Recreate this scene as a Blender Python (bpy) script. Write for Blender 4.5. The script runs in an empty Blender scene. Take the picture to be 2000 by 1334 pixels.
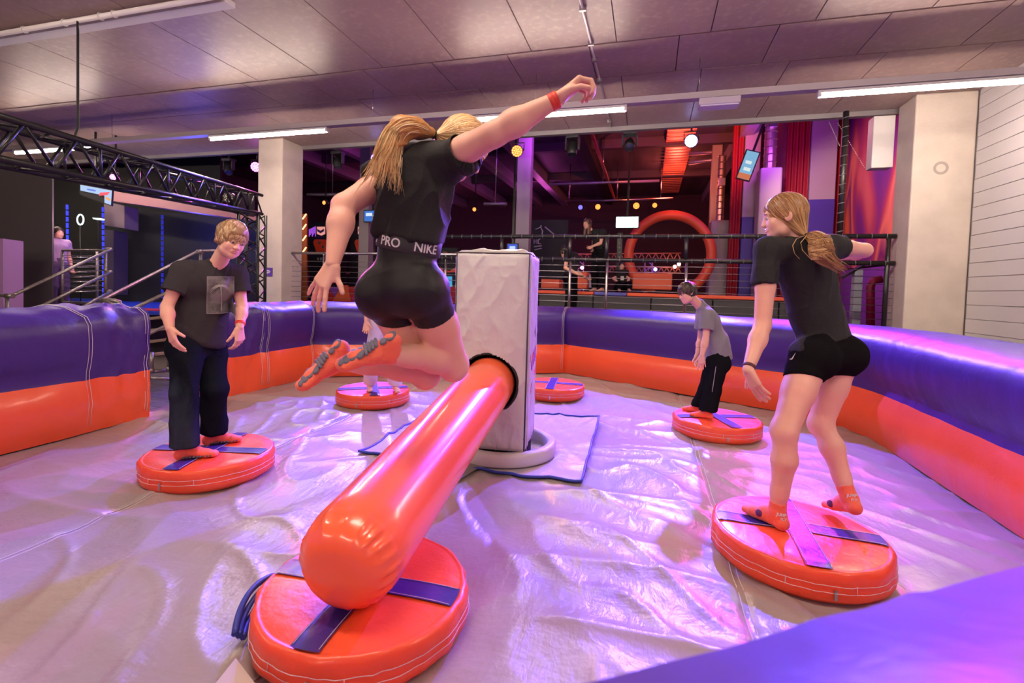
import bpy, bmesh, math, random
import numpy as np
from mathutils import Vector, Matrix, noise as mnoise
try:
    import openvdb as vdb
except ImportError:
    import pyopenvdb as vdb
random.seed(7); RNG = np.random.default_rng(11)
SC = bpy.context.scene; COL = SC.collection
# ---------------------------------------------------------------- camera
CAMP = np.array([0.0, 0.0, 1.2]); FPX = 940.2; PCX, PCY = 1000.0, 599.5
RV = np.array([0.96117299, 0.27434438, 0.02969239]); UV = np.array([-0.03891133, 0.02822165, 0.99884406]); FV = np.array([-0.27318928, 0.9612173, -0.03780099])
cd = bpy.data.cameras.new('camera'); cam = bpy.data.objects.new('camera', cd); COL.objects.link(cam)
M4 = Matrix.Identity(4)
for i in range(3):
    M4[i][0] = RV[i]; M4[i][1] = UV[i]; M4[i][2] = -FV[i]; M4[i][3] = CAMP[i]
cam.matrix_world = M4
cd.sensor_width = 36; cd.lens = FPX / 2000 * 36; cd.shift_x = 0; cd.shift_y = (PCY - 667) / 2000
cd.clip_start = 0.02; cd.clip_end = 200
cd.dof.use_dof = True; cd.dof.focus_distance = 3.0; cd.dof.aperture_fstop = 3.2
SC.camera = cam
# ---------------------------------------------------------------- world, exposure
W = bpy.data.worlds.new('world'); SC.world = W; W.use_nodes = True
W.node_tree.nodes['Background'].inputs[0].default_value = (0.30, 0.17, 0.26, 1)
W.node_tree.nodes['Background'].inputs[1].default_value = 0.02
SC.view_settings.view_transform = 'Standard'; SC.view_settings.look = 'None'
SC.view_settings.exposure = 0.0; SC.view_settings.gamma = 1.0; SC.view_settings.use_curve_mapping = False
SC.cycles.max_bounces = 7; SC.cycles.diffuse_bounces = 3; SC.cycles.glossy_bounces = 3; SC.cycles.transmission_bounces = 3
SC.cycles.sample_clamp_indirect = 4.0; SC.cycles.caustics_reflective = False; SC.cycles.caustics_refractive = False
try:
    SC.cycles.use_denoising = True; SC.cycles.denoiser = 'OPENIMAGEDENOISE'
except Exception: pass

def aim(o, d):
    o.rotation_mode = 'QUATERNION'; o.rotation_quaternion = Vector(d).to_track_quat('-Z', 'Y')
def area(name, loc, tgt, sx, sy, col, pw, spread=180):
    l = bpy.data.lights.new(name, 'AREA'); l.shape = 'RECTANGLE'; l.size = sx; l.size_y = sy; l.color = col; l.energy = pw; l.spread = math.radians(spread)
    o = bpy.data.objects.new(name, l); COL.objects.link(o); o.location = loc; aim(o, Vector(tgt) - Vector(loc)); return o
def spot(name, loc, tgt, col, pw, deg=60, blend=0.6, r=0.06):
    l = bpy.data.lights.new(name, 'SPOT'); l.color = col; l.energy = pw; l.spot_size = math.radians(deg); l.spot_blend = blend; l.shadow_soft_size = r
    o = bpy.data.objects.new(name, l); COL.objects.link(o); o.location = loc; aim(o, Vector(tgt) - Vector(loc)); return o
def point(name, loc, col, pw, r=0.1):
    l = bpy.data.lights.new(name, 'POINT'); l.color = col; l.energy = pw; l.shadow_soft_size = r
    o = bpy.data.objects.new(name, l); COL.objects.link(o); o.location = loc; return o
# linear ceiling luminaires in the rows out of frame (same fittings as the row in view), aimed down
WARM = (1.0, 0.80, 0.66)
# coloured show lights hung behind the beam (lamps in view) and over the hall
spot('wash_blue', (0.58, 8.55, 3.70), (0.3, 3.0, 0), (0.14, 0.09, 1.0), 4400, 64)
spot('wash_blue', (-5.42, 8.55, 3.68), (-2.6, 3.2, 0), (0.14, 0.09, 1.0), 3000, 60)
spot('wash_magenta', (-8.41, 8.55, 3.65), (-2.0, 2.4, 0), (1.0, 0.08, 0.75), 1000, 38)
spot('wash_orange', (-2.46, 8.55, 3.68), (-1.0, 3.4, 0), (1.0, 0.35, 0.15), 350, 50)
spot('wash_magenta', (2.3, 8.55, 3.7), (-0.3, 2.2, 0.3), (1.0, 0.03, 0.80), 800, 44)
# hall beyond: purple, red and blue washes
for (x, y, z, c, p) in [(-3, 13, 5.4, (0.45, 0.06, 0.75), 110), (3, 14, 5.2, (0.45, 0.06, 0.8), 110), (-9, 14, 5.2, (0.6, 0.06, 0.5), 80), (0.8, 20, 5.4, (1.0, 0.16, 0.10), 90),
                        (-5, 22, 5.2, (0.6, 0.08, 0.45), 80), (-11, 22, 4.6, (0.8, 0.1, 0.3), 120), (2.5, 11, 4.5, (0.9, 0.25, 0.35), 70)]:
    point('hall_wash', (x, y, z), c, p, 0.25)
for (x, y, z, c, p) in [(-9.5, 8.2, 2.3, (0.08, 0.10, 1.0), 60), (-8.0, 6.2, 2.6, (0.5, 0.35, 0.6), 25)]:
    point('stage_wash', (x, y, z), c, p, 0.2)

# ---------------------------------------------------------------- helpers: placing
def at(px, py, zc):
    return CAMP + zc * (FV + RV * (px - PCX) / FPX - UV * (py - PCY) / FPX)
def wy(px, py, Y):
    d = FV + RV * (px - PCX) / FPX - UV * (py - PCY) / FPX; return CAMP + d * (Y / d[1])
def wx(px, py, X):
    d = FV + RV * (px - PCX) / FPX - UV * (py - PCY) / FPX; return CAMP + d * (X / d[0])
# ---------------------------------------------------------------- helpers: materials
MATS = {}
def mat(name, col=(0.8, 0.8, 0.8), rough=0.5, metal=0.0, spec=0.5, coat=0.0, bump=None, var=None, emit=None, estr=1.0, sheen=0.0, sss=0.0, alpha=1.0, trans=0.0, coords='Object'):
    """bump: list of (scale, strength, detail, stretch); var: (scale, colour2, lo, hi)"""
    if name in MATS: return MATS[name]
    m = bpy.data.materials.new(name); m.use_nodes = True; nt = m.node_tree; b = nt.nodes['Principled BSDF']
    b.inputs['Base Color'].default_value = (*col, 1); b.inputs['Roughness'].default_value = rough; b.inputs['Metallic'].default_value = metal
    b.inputs['Specular IOR Level'].default_value = spec; b.inputs['Coat Weight'].default_value = coat; b.inputs['Coat Roughness'].default_value = 0.12
    b.inputs['Sheen Weight'].default_value = sheen; b.inputs['Alpha'].default_value = alpha; b.inputs['Transmission Weight'].default_value = trans
    if sss: b.inputs['Subsurface Weight'].default_value = sss; b.inputs['Subsurface Radius'].default_value = (0.012, 0.005, 0.003); b.inputs['Subsurface Scale'].default_value = 1.0
    if emit: b.inputs['Emission Color'].default_value = (*emit, 1); b.inputs['Emission Strength'].default_value = estr
    tc = nt.nodes.new('ShaderNodeTexCoord')
    def noise_node(scale, detail=4, stretch=None, rgh=0.55, dist=0.0):
        mp = nt.nodes.new('ShaderNodeMapping'); nt.links.new(tc.outputs[coords], mp.inputs[0])
        if stretch: mp.inputs['Scale'].default_value = stretch
        n = nt.nodes.new('ShaderNodeTexNoise'); n.inputs['Scale'].default_value = scale; n.inputs['Detail'].default_value = detail; n.inputs['Roughness'].default_value = rgh; n.inputs['Distortion'].default_value = dist
        nt.links.new(mp.outputs[0], n.inputs['Vector']); return n
    if var:
        vs = var if isinstance(var, list) else [var]; prev = None
        for (sc_, c2, lo, hi, *st) in vs:
            n = noise_node(sc_, 5, st[0] if st else None); r = nt.nodes.new('ShaderNodeMapRange'); r.inputs[1].default_value = lo; r.inputs[2].default_value = hi
            nt.links.new(n.outputs['Fac'], r.inputs[0]); mx = nt.nodes.new('ShaderNodeMix'); mx.data_type = 'RGBA'
            if prev is None: mx.inputs[6].default_value = (*col, 1)
            else: nt.links.new(prev, mx.inputs[6])
            mx.inputs[7].default_value = (*c2, 1); nt.links.new(r.outputs[0], mx.inputs[0]); prev = mx.outputs[2]
        nt.links.new(prev, b.inputs['Base Color'])
    if bump:
        prev = None
        for (sc_, st_, dt, stretch) in bump:
            n = noise_node(sc_, dt, stretch, dist=0.4); bp = nt.nodes.new('ShaderNodeBump'); bp.inputs['Strength'].default_value = st_; bp.inputs['Distance'].default_value = 0.02
            nt.links.new(n.outputs['Fac'], bp.inputs['Height'])
            if prev: nt.links.new(prev, bp.inputs['Normal'])
            prev = bp.outputs['Normal']
        nt.links.new(prev, b.inputs['Normal'])
    MATS[name] = m; return m
def emat(name, col, s):
    if name in MATS: return MATS[name]
    m = bpy.data.materials.new(name); m.use_nodes = True; nt = m.node_tree; nt.nodes.clear()
    e = nt.nodes.new('ShaderNodeEmission'); e.inputs[0].default_value = (*col, 1); e.inputs[1].default_value = s
    o = nt.nodes.new('ShaderNodeOutputMaterial'); nt.links.new(e.outputs[0], o.inputs[0]); MATS[name] = m; return m
# ---------------------------------------------------------------- helpers: objects
def tag(o, label=None, cat=None, group=None, kind=None):
    if label: o['label'] = label
    if cat: o['category'] = cat
    if group: o['group'] = group
    if kind: o['kind'] = kind
    return o
def thing(name, loc, label, cat, group=None, rz=0.0):
    o = bpy.data.objects.new(name, None); o.empty_display_size = 0.1; COL.objects.link(o); o.location = [float(v) for v in loc]; o.rotation_euler = (0, 0, rz)
    return tag(o, label, cat, group)
def wparent(o):
    m = Matrix.Identity(4)
    while o is not None:
        m = Matrix.LocRotScale(o.location, o.rotation_euler, o.scale) @ m; o = o.parent
    return m
class MB:
    def __init__(self): self.v = []; self.f = []; self.sm = []
    def add(self, vs, fs, smooth=False):
        n = len(self.v); self.v += [tuple(float(c) for c in p) for p in vs]; self.f += [tuple(i + n for i in f) for f in fs]; self.sm += [smooth] * len(fs); return self
    def box(self, lo, hi, M=None):
        (a, b, c), (d, e, f) = lo, hi; P = [(a, b, c), (d, b, c), (d, e, c), (a, e, c), (a, b, f), (d, b, f), (d, e, f), (a, e, f)]
        if M is not None: P = [tuple(M @ Vector(p)) for p in P]
        return self.add(P, [(3, 2, 1, 0), (4, 5, 6, 7), (0, 1, 5, 4), (1, 2, 6, 5), (2, 3, 7, 6), (3, 0, 4, 7)])
    def prism(self, poly, n, t):
        """poly: 3D points (planar); extruded by t along n"""
        n = Vector(n).normalized() * t; P = [Vector(p) for p in poly]; k = len(P); Q = P + [p + n for p in P]
        return self.add(Q, [tuple(range(k - 1, -1, -1)), tuple(range(k, 2 * k))] + [(i, (i + 1) % k, k + (i + 1) % k, k + i) for i in range(k)])
    def tube(self, path, r, n=8, closed=False, caps=True, smooth=True):
        P = [Vector(p) for p in path]; k = len(P); R = r if hasattr(r, '__len__') else [r] * k
        up = None; vs = []
        for i, p in enumerate(P):
            if closed: t = P[(i + 1) % k] - P[i - 1]
            else: t = P[min(i + 1, k - 1)] - P[max(i - 1, 0)]
            if t.length < 1e-9: t = Vector((0, 0, 1))
            t.normalize()
            if up is None: up = Vector((0, 0, 1)) if abs(t.z) < 0.9 else Vector((0, 1, 0))
            a = t.cross(up)
            if a.length < 1e-6: a = t.orthogonal()
            a.normalize(); b = a.cross(t); up = b
            for j in range(n):
                th = 2 * math.pi * j / n; vs.append(p + a * (R[i] * math.cos(th)) + b * (R[i] * math.sin(th)))
        fs = []
        for i in range(k if closed else k - 1):
            for j in range(n):
                a0 = i * n + j; a1 = i * n + (j + 1) % n; b0 = ((i + 1) % k) * n + j; b1 = ((i + 1) % k) * n + (j + 1) % n
                fs.append((a0, b0, b1, a1))
        self.add(vs, fs, smooth)
        if caps and not closed:
            m = len(self.v) - len(vs); self.f.append(tuple(m + j for j in range(n))); self.f.append(tuple(m + (k - 1) * n + j for j in range(n - 1, -1, -1))); self.sm += [False, False]
        return self
    def cyl(self, a, b, r, n=12, r2=None): return self.tube([a, b], [r, r if r2 is None else r2], n)
    def lathe(self, prof, c, axis=(0, 0, 1), n=32, smooth=True):
        """prof: [(r, h)] along axis from c"""
        ax = Vector(axis).normalized(); u = ax.orthogonal().normalized(); w = ax.cross(u); c = Vector(c); vs = []
        for (r, h) in prof:
            for j in range(n):
                th = 2 * math.pi * j / n; vs.append(c + ax * h + (u * math.cos(th) + w * math.sin(th)) * r)
        fs = [(i * n + j, i * n + (j + 1) % n, (i + 1) * n + (j + 1) % n, (i + 1) * n + j) for i in range(len(prof) - 1) for j in range(n)]
        return self.add(vs, fs, smooth)
    def grid(self, fn, nu, nv, smooth=True, cu=False):
        vs = [fn(i / nu, j / nv) for j in range(nv + 1) for i in range(nu + 1)]; s = nu + 1
        return self.add(vs, [(j * s + i, j * s + i + 1, (j + 1) * s + i + 1, (j + 1) * s + i) for j in range(nv) for i in range(nu)], smooth)
    def mesh(self, name, inv=None):
        me = bpy.data.meshes.new(name); v = self.v
        if inv is not None: v = [tuple(inv @ Vector(p)) for p in v]
        me.from_pydata(v, [], self.f); me.polygons.foreach_set('use_smooth', self.sm); me.validate(); me.update(); return me
def link(name, me, m, parent=None):
    o = bpy.data.objects.new(name, me); COL.objects.link(o)
    if m is not None and not me.materials: me.materials.append(m)
    if parent is not None: o.parent = parent
    return o
def part(name, mb, m, parent=None, bevel=0.0, label=None, seg=2, kind=None, fix=True):
    """mb in world coordinates; becomes a child of parent"""
    inv = wparent(parent).inverted() if parent is not None else None
    me = mb.mesh(name, inv) if isinstance(mb, MB) else mb
    if fix and isinstance(mb, MB) and len(me.polygons) < 6000:
        bm = bmesh.new(); bm.from_mesh(me); bmesh.ops.recalc_face_normals(bm, faces=bm.faces); bm.to_mesh(me); bm.free()
    o = link(name, me, m, parent)
    if bevel > 0:
        md = o.modifiers.new('bevel', 'BEVEL'); md.width = bevel; md.segments = seg; md.limit_method = 'ANGLE'; md.angle_limit = 0.6
    if label: o['label'] = label
    if kind: o['kind'] = kind
    return o
def single(name, mb, m, label, cat, group=None, bevel=0.0):
    """a thing that is one mesh, origin at its base centre"""
    v = np.array(mb.v); c = [(v[:, 0].min() + v[:, 0].max()) / 2, (v[:, 1].min() + v[:, 1].max()) / 2, v[:, 2].min()]
    me = mb.mesh(name, Matrix.Translation(c).inverted())
    bm = bmesh.new(); bm.from_mesh(me); bmesh.ops.recalc_face_normals(bm, faces=bm.faces); bm.to_mesh(me); bm.free()
    o = link(name, me, m); o.location = c
    if bevel > 0:
        md = o.modifiers.new('bevel', 'BEVEL'); md.width = bevel; md.segments = 2; md.limit_method = 'ANGLE'
    return tag(o, label, cat, group)
def copy_tree(o, parent=None):
    c = o.copy(); COL.objects.link(c)
    if parent is not None: c.parent = parent
    for ch in list(o.children): copy_tree(ch, c)
    return c
def text_mb(s, size, M, depth=0.002, bend=None, shear=0.0, bold=0.0):
    """text as solid geometry; M maps (x, y, z) of the text plane into the world (or bend does)"""
    cu = bpy.data.curves.new('text', 'FONT'); cu.body = s; cu.size = size; cu.extrude = depth; cu.align_x = 'CENTER'; cu.align_y = 'CENTER'; cu.shear = shear; cu.resolution_u = 3; cu.offset = bold
    o = bpy.data.objects.new('text', cu); COL.objects.link(o); dg = bpy.context.evaluated_depsgraph_get(); me = bpy.data.meshes.new_from_object(o.evaluated_get(dg))
    mb = MB(); vs = [v.co.copy() for v in me.vertices]
    vs = [bend(v) for v in vs] if bend else [M @ v for v in vs]
    mb.add(vs, [tuple(p.vertices) for p in me.polygons]); bpy.data.objects.remove(o); bpy.data.curves.remove(cu); bpy.data.meshes.remove(me); return mb
def frame(o, x, y, z=None):
    """matrix with columns x, y, z at origin o"""
    x = Vector(x).normalized(); y = Vector(y); y = (y - x * y.dot(x)).normalized(); z = x.cross(y); M = Matrix.Identity(4)
    for i in range(3): M[i][0] = x[i]; M[i][1] = y[i]; M[i][2] = z[i]; M[i][3] = o[i]
    return M
# smooth value noise in numpy
_T = RNG.random((64, 64, 64)).astype(np.float32)
def vnoise(x, y, z=0.0):
    x = np.asarray(x, float); y = np.asarray(y, float); z = np.zeros_like(x) + z
    xi, yi, zi = np.floor(x).astype(int), np.floor(y).astype(int), np.floor(z).astype(int); fx, fy, fz = x - xi, y - yi, z - zi
    fx = fx * fx * (3 - 2 * fx); fy = fy * fy * (3 - 2 * fy); fz = fz * fz * (3 - 2 * fz); g = lambda a, b, c: _T[(xi + a) & 63, (yi + b) & 63, (zi + c) & 63]
    return ((g(0,0,0)*(1-fx)+g(1,0,0)*fx)*(1-fy)+(g(0,1,0)*(1-fx)+g(1,1,0)*fx)*fy)*(1-fz)+((g(0,0,1)*(1-fx)+g(1,0,1)*fx)*(1-fy)+(g(0,1,1)*(1-fx)+g(1,1,1)*fx)*fy)*fz
# ---------------------------------------------------------------- palette
PURPLE = mat('purple_vinyl', (0.048, 0.016, 0.185), 0.42, spec=0.5, coat=0.0, bump=[(3.0, 0.35, 3, None), (14, 0.12, 3, None)])
ORANGE = mat('orange_vinyl', (0.95, 0.115, 0.035), 0.30, spec=0.5, coat=0.2, bump=[(3.0, 0.35, 3, None), (16, 0.12, 3, None)])
ORANGE_BALL = mat('orange_smooth_vinyl', (0.98, 0.15, 0.06), 0.24, spec=0.5, coat=0.3)
MATV = mat('lilac_grey_vinyl', (0.37, 0.32, 0.31), 0.33, spec=0.6, coat=0.0, bump=[(2.2, 0.5, 4, (1, 1.8, 1)), (8, 0.30, 4, (1.8, .8, 1)), (40, 0.04, 2, None)])
GREYV = mat('grey_vinyl', (0.52, 0.50, 0.51), 0.38, spec=0.5, bump=[(5, 0.4, 4, (1, 1, 0.5)), (22, 0.15, 3, None)])
STITCH = mat('white_thread', (0.75, 0.68, 0.72), 0.7)
BLUEPIPE = mat('blue_piping', (0.02, 0.045, 0.35), 0.45)
BLACK = mat('black_metal', (0.009, 0.009, 0.011), 0.38, spec=0.4)
BLACKM = mat('black_matte', (0.008, 0.008, 0.010), 0.7)
STEEL = mat('brushed_steel', (0.55, 0.53, 0.54), 0.28, metal=1.0)
GALV = mat('galvanised_pipe', (0.30, 0.27, 0.27), 0.42, metal=0.7, var=(30, (0.22, 0.19, 0.19), 0.4, 0.6))
CONC = mat('ceiling_concrete', (0.42, 0.30, 0.265), 0.42, spec=0.4, var=[(0.9, (0.33, 0.235, 0.215), 0.35, 0.7), (14, (0.48, 0.36, 0.31), 0.5, 0.8), (60, (0.28, 0.22, 0.22), 0.62, 0.75)], bump=[(9, 0.05, 4, None)])
CONC2 = mat('column_concrete', (0.60, 0.53, 0.47), 0.6, var=[(2.2, (0.50, 0.44, 0.39), 0.4, 0.7), (45, (0.38, 0.32, 0.28), 0.66, 0.78)], bump=[(30, 0.12, 5, None)])
WHITEP = mat('white_paint', (0.72, 0.70, 0.70), 0.55)
SIDING = mat('white_siding', (0.66, 0.64, 0.66), 0.5, bump=[(2, 0.03, 2, None)])
SKIN = mat('skin', (0.78, 0.43, 0.33), 0.48, spec=0.4, sss=0.12, var=(6, (0.74, 0.36, 0.27), 0.4, 0.75))
LAMPW = emat('lamp_white', (1.0, 0.80, 0.64), 190)
# ================================================================ SETTING
def structure(name, mb, m, parent=None, bevel=0):
    o = part(name, mb, m, parent, bevel); o['kind'] = 'structure'; return o
FZ = -0.15
structure('floor', MB().box((-20, -8, FZ - 0.3), (8, 8.0, FZ)), mat('grey_floor', (0.14, 0.115, 0.11), 0.35, var=(3, (0.20, 0.165, 0.15), 0.4, 0.65, (0.4, 6, 1))))
# visible floor planks by the entry gap
fl = bpy.data.objects['floor']; plank_m = mat('floor_plank', (0.20, 0.165, 0.155), 0.3, var=(4, (0.13, 0.105, 0.10), 0.35, 0.65, (1, 8, 1)))
k = 0; pl0 = None
for ix in range(9):
    for iy in range(12):
        x0 = -8.6 + ix * 0.5; y0 = 2.6 + iy * 0.2 ; x0 += 0.25 * (iy % 2)
        if x0 > -4.9 and iy < 3: continue
        structure('plank', MB().box((x0, y0, FZ), (x0 + 0.494, y0 + 0.194, FZ + 0.006)), plank_m, fl)
# ceiling slab with formwork panels
CZ = 4.05
ce = structure('ceiling', MB().box((-20, -6, CZ + 0.02), (8, 8.6, CZ + 0.6)), mat('ceiling_joint', (0.17, 0.12, 0.12), 0.8))
xs = [-0.47 + i for i in range(-15, 7)]
def panel(x0, x1, y0, y1, dz=0.0):
    g = 0.006; structure('panel', MB().box((x0 + g, y0 + g, CZ + dz), (x1 - g, y1 - g, CZ + 0.03)), CONC, ce)
for i, x in enumerate(xs):
    panel(x, x + 1, 0.2, 5.7, 0.001 * (i % 3)); panel(x - 0.32, x + 0.68, 5.715, 6.6, 0.001 * ((i + 1) % 3)); panel(x, x + 1, 6.605, 8.598, 0.0015 * (i % 2))
    panel(x, x + 1, -4.5, 0.19, 0.0)
structure('trim_1', MB().box((-20, 8.56, 3.975), (3.5, 8.66, 4.05)), mat('edge_steel', (0.30, 0.28, 0.30), 0.4, metal=0.6))
structure('wall_upper', MB().box((-20, 8.6, 4.05), (8, 8.8, 7.0)), mat('dark_wall', (0.035, 0.025, 0.035), 0.8))
# columns
def column(name, x0, x1, y0, y1):
    o = structure(name, MB().box((x0, y0, FZ), (x1, y1, CZ)), CONC2, None, 0.02); return o
column('column', -7.68, -7.09, 8.0, 8.6); cr = column('column.001', 3.44, 4.147, 8.0, 8.5)
# form-tie mark on the right column
part('tie_mark', MB().lathe([(0.0, -0.004), (0.05, -0.004), (0.055, 0.0)], (3.78, 8.0, 2.78 + 0.25), (0, -1, 0), 20), mat('tie_mark_mortar', (0.62, 0.58, 0.54), 0.7), cr)
part('tie_ring', MB().lathe([(0.055, 0.0), (0.075, 0.003), (0.09, 0.0)], (3.77, 8.0, 2.78 + 0.245), (0, -1, 0), 20), mat('tie_ring_mortar', (0.36, 0.31, 0.28), 0.8), cr)
# white sectional siding wall on the right
wr = structure('wall_right', MB().box((4.165, -6, FZ), (4.35, 8.5, 4.05)), mat('siding_joint', (0.42, 0.40, 0.42), 0.7))
z = FZ; i = 0
while z < 4.05:
    h = 0.1875; y0 = -6.0
    structure('plank', MB().box((4.148 + (0.0 if i % 2 else 0.003), -6, z + 0.004), (4.17, 7.985, min(z + h, 4.05) - (0.004 if i % 2 else 0.0015))), SIDING, wr, 0.003)
    z += h; i += 1
# ---- light trunking with tubes, y 6.3 z 3.5
def luminaire(x0, x1, lab, y=6.3, z=3.5):
    t = thing('linear_light', ((x0 + x1) / 2, y, z), lab, 'ceiling light', 'linear lights under the trunking')
    part('diffuser', MB().tube([(x0, y, z), (x1, y, z)], 0.024, 10), LAMPW, t)
    part('housing', MB().box((x0 - 0.02, y - 0.045, z + 0.018), (x1 + 0.02, y + 0.045, z + 0.05)), WHITEP, t, 0.004)
    for xe in (x0, x1): part('end_cap', MB().box((xe - 0.02, y - 0.03, z - 0.02), (xe + 0.02, y + 0.03, z + 0.02)), WHITEP, t, 0.004)
luminaire(-16.0, -13.8, 'lit linear ceiling light at the far end, beyond the truss, partly hidden')
luminaire(-11.7, -9.45, 'lit linear ceiling light seen through the black lattice truss')
luminaire(-7.0, -4.78, 'lit linear ceiling light over the concrete column with the purple sign')
luminaire(-2.6, -0.38, 'lit linear ceiling light crossed by the jumping person\'s raised arm')
luminaire(1.77, 4.0, 'lit linear ceiling light ending at the white siding wall')
for y_ in (1.2, -3.6):
    for i_, x_ in enumerate((-7.0, -2.6, 1.77)): luminaire(x_, x_ + 2.22, 'linear light of the %s row, %s one' % ('middle' if y_ > 0 else 'rear', ('first', 'second', 'third')[i_]), y=y_)
tr = thing('light_trunking', (-5, 6.3, 3.55), 'long grey metal trunking that carries the linear lights below the concrete ceiling', 'trunking')
part('channel', MB().box((-18, 6.24, 3.555), (4.13, 6.36, 3.63)), mat('trunking_grey', (0.55, 0.50, 0.52), 0.4, metal=0.3), tr, 0.004)
for x in (-9.2, -4.0, 0.48, -11.9, -1.55):
    part('hanger_wire', MB().tube([(x, 6.3, 3.63), (x, 6.3, 4.05)], 0.004, 5), STEEL, tr)
t = thing('exit_light_box', (0.71, 6.3, 3.42), 'small flat white rectangular fitting hung under the grey trunking', 'light fitting')
part('case', MB().box((0.48, 6.2, 3.46), (0.94, 6.4, 3.54)), mat('fitting_white', (0.66, 0.60, 0.68), 0.4), t, 0.008); part('lens', MB().box((0.5, 6.22, 3.445), (0.92, 6.38, 3.46)), mat('lens_white', (0.75, 0.7, 0.8), 0.3), t)
# conduit along Y on the ceiling
t = thing('ceiling_conduit', (-0.75, 6, 4.0), 'thin pale metal conduit clipped across the concrete ceiling', 'conduit')
part('pipe', MB().tube([(-0.77, 2.0, 4.03), (-0.74, 8.5, 4.03)], 0.014, 8), mat('conduit_lilac', (0.6, 0.55, 0.62), 0.35, metal=0.4), t)
for y in (4.9, 5.6, 6.0, 6.6, 7.4, 8.2): part('clip', MB().box((-0.785, y, 4.0), (-0.72, y + 0.03, 4.05)), STEEL, t)
# cable tray upper left, y 3.85
t = thing('cable_tray', (-7, 3.85, 4.0), 'white cable tray with a pipe running under the ceiling by the hanging black cable', 'cable tray')
part('tray', MB().box((-12, 3.93, 3.99), (-4.2, 4.06, 4.045)), WHITEP, t, 0.004)
part('pipe', MB().tube([(-12, 3.86, 4.0), (-4.2, 3.86, 4.0)], 0.028, 10), mat('pipe_white', (0.74, 0.7, 0.72), 0.35), t)
for x in (-7.0, -6.35, -5.8, -5.6): part('clamp', MB().tube([(x, 3.86 + 0.034 * math.cos(a), 4.0 + 0.034 * math.sin(a)) for a in np.linspace(0, 6.28, 13)], 0.006, 5), WHITEP, t)
c = MB().tube([(-6.13, 3.85, 4.0), (-6.12, 3.84, 3.93), *[tuple(at(152 + 0 * s, 60 + s * 190, 4.65 - 0.0 * s)) for s in (0.0, 0.5, 1.0)], tuple(at(145, 270, 4.4)), tuple(at(128, 279, 4.05))], 0.011, 8)
single('power_cable', c, BLACKM, 'black power cable hanging from the cable tray down to the truss', 'cable')
# purple sign with camera symbol on the left column
t = thing('camera_sign', (-7.4, 7.99, 1.5), 'small square purple sign with a white camera symbol on the concrete column', 'sign')
c0 = wy(525, 531, 7.99)
part('plate', MB().box((c0[0] - 0.085, 7.985, c0[2] - 0.085), (c0[0] + 0.085, 8.0, c0[2] + 0.085)), mat('sign_purple', (0.10, 0.04, 0.35), 0.5), t)
s = MB(); A = c0[0]; Z0 = c0[2]
for poly in ([(-0.05, 0.045), (0.035, 0.02), (0.045, 0.0), (-0.04, 0.015)], [(-0.055, 0.0), (0.02, -0.008), (0.03, -0.025), (-0.05, -0.02)], [(-0.065, 0.04), (-0.052, 0.04), (-0.052, -0.05), (-0.065, -0.05)], [(-0.05, -0.03), (-0.02, -0.03), (-0.02, -0.04), (-0.05, -0.04)]):
    s.prism([(A + x, 7.984, Z0 + y) for x, y in poly], (0, -1, 0), 0.002)
part('symbol', s, mat('sign_white', (0.7, 0.68, 0.8), 0.5), t)
# white downpipe box at the right column
single('beam_end_box', MB().box((3.14, 8.52, 3.18), (3.42, 8.72, 3.95)), WHITEP, 'white folded metal box fixed by the top of the pale column', 'metal box', bevel=0.01)
# ================================================================ RING
CX, CY = -1.1, 3.45; AP = 3.0; RR = AP / math.cos(math.pi / 6)
hexv = [(CX + RR * math.cos(math.radians(a)), CY + RR * math.sin(math.radians(a))) for a in (-30, 30, 90, 150, 210, 270)]
# --- soft floor mat
def mat_z(x, y):
    x = np.asarray(x, float); y = np.asarray(y, float)
    dx, dy = x - CX, y - CY; r = np.hypot(dx, dy); th = np.arctan2(dy, dx)
    wx_ = x + 0.35 * (vnoise(x * 0.9, y * 0.9, 3.3) - 0.5); wy_ = y + 0.35 * (vnoise(x * 0.9, y * 0.9, 8.1) - 0.5)
    rid = lambda n: 1 - np.abs(2 * n - 1)
    a = rid(vnoise(wx_ * 1.1 + 7, wy_ * 2.6 + 2, 1.0)) ** 3 * 0.020
    b = rid(vnoise((wx_ * 0.8 + wy_ * 0.6) * 5.0, (wy_ * 0.8 - wx_ * 0.6) * 2.0, 5.0)) ** 4 * 0.014
    c = vnoise(wx_ * 8, wy_ * 8, 2.0) * 0.003
    rad = rid(vnoise(th * 5.0 + 30, r * 1.2, 9.0)) ** 3 * 0.014 * np.exp(-((r - 1.2) / 0.9) ** 2)
    z = a + b + c + rad - 0.016
    for (px, py) in PODC: z -= 0.012 * np.exp(-(((x - px) ** 2 + (y - py) ** 2) / 0.42 ** 2) ** 3)
    for s in SEAMS:
        (x1, y1), (x2, y2) = s; L = math.hypot(x2 - x1, y2 - y1); d = np.abs((x - x1) * (y2 - y1) - (y - y1) * (x2 - x1)) / L
        z -= 0.012 * np.exp(-(d / 0.02) ** 2)
    return z
PODC = [(-0.943, 1.495), (0.702, 2.486), (-2.623, 2.372), (0.609, 4.533), (-2.70, 4.36), (-1.03, 5.42)]
SEAMS = [((0.42, 0.0), (0.38, 6.2)), ((-1.1, 0.0), (-1.12, 6.8)), ((-2.6, 0.8), (-2.6, 6.0))]
def inmat(x, y, g):
    poly = [(-4.1, 1.78), (-1.1, -0.37), (1.9, 1.735), (1.9, 5.3), (-1.15, 6.98), (-4.1, 5.2)]; m = np.ones_like(x, bool)
    for i in range(6):
        (x1, y1), (x2, y2) = poly[i], poly[(i + 1) % 6]; l = math.hypot(x2 - x1, y2 - y1); m &= ((x - x1) * (y2 - y1) - (y - y1) * (x2 - x1)) / l <= g
    return m
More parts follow.
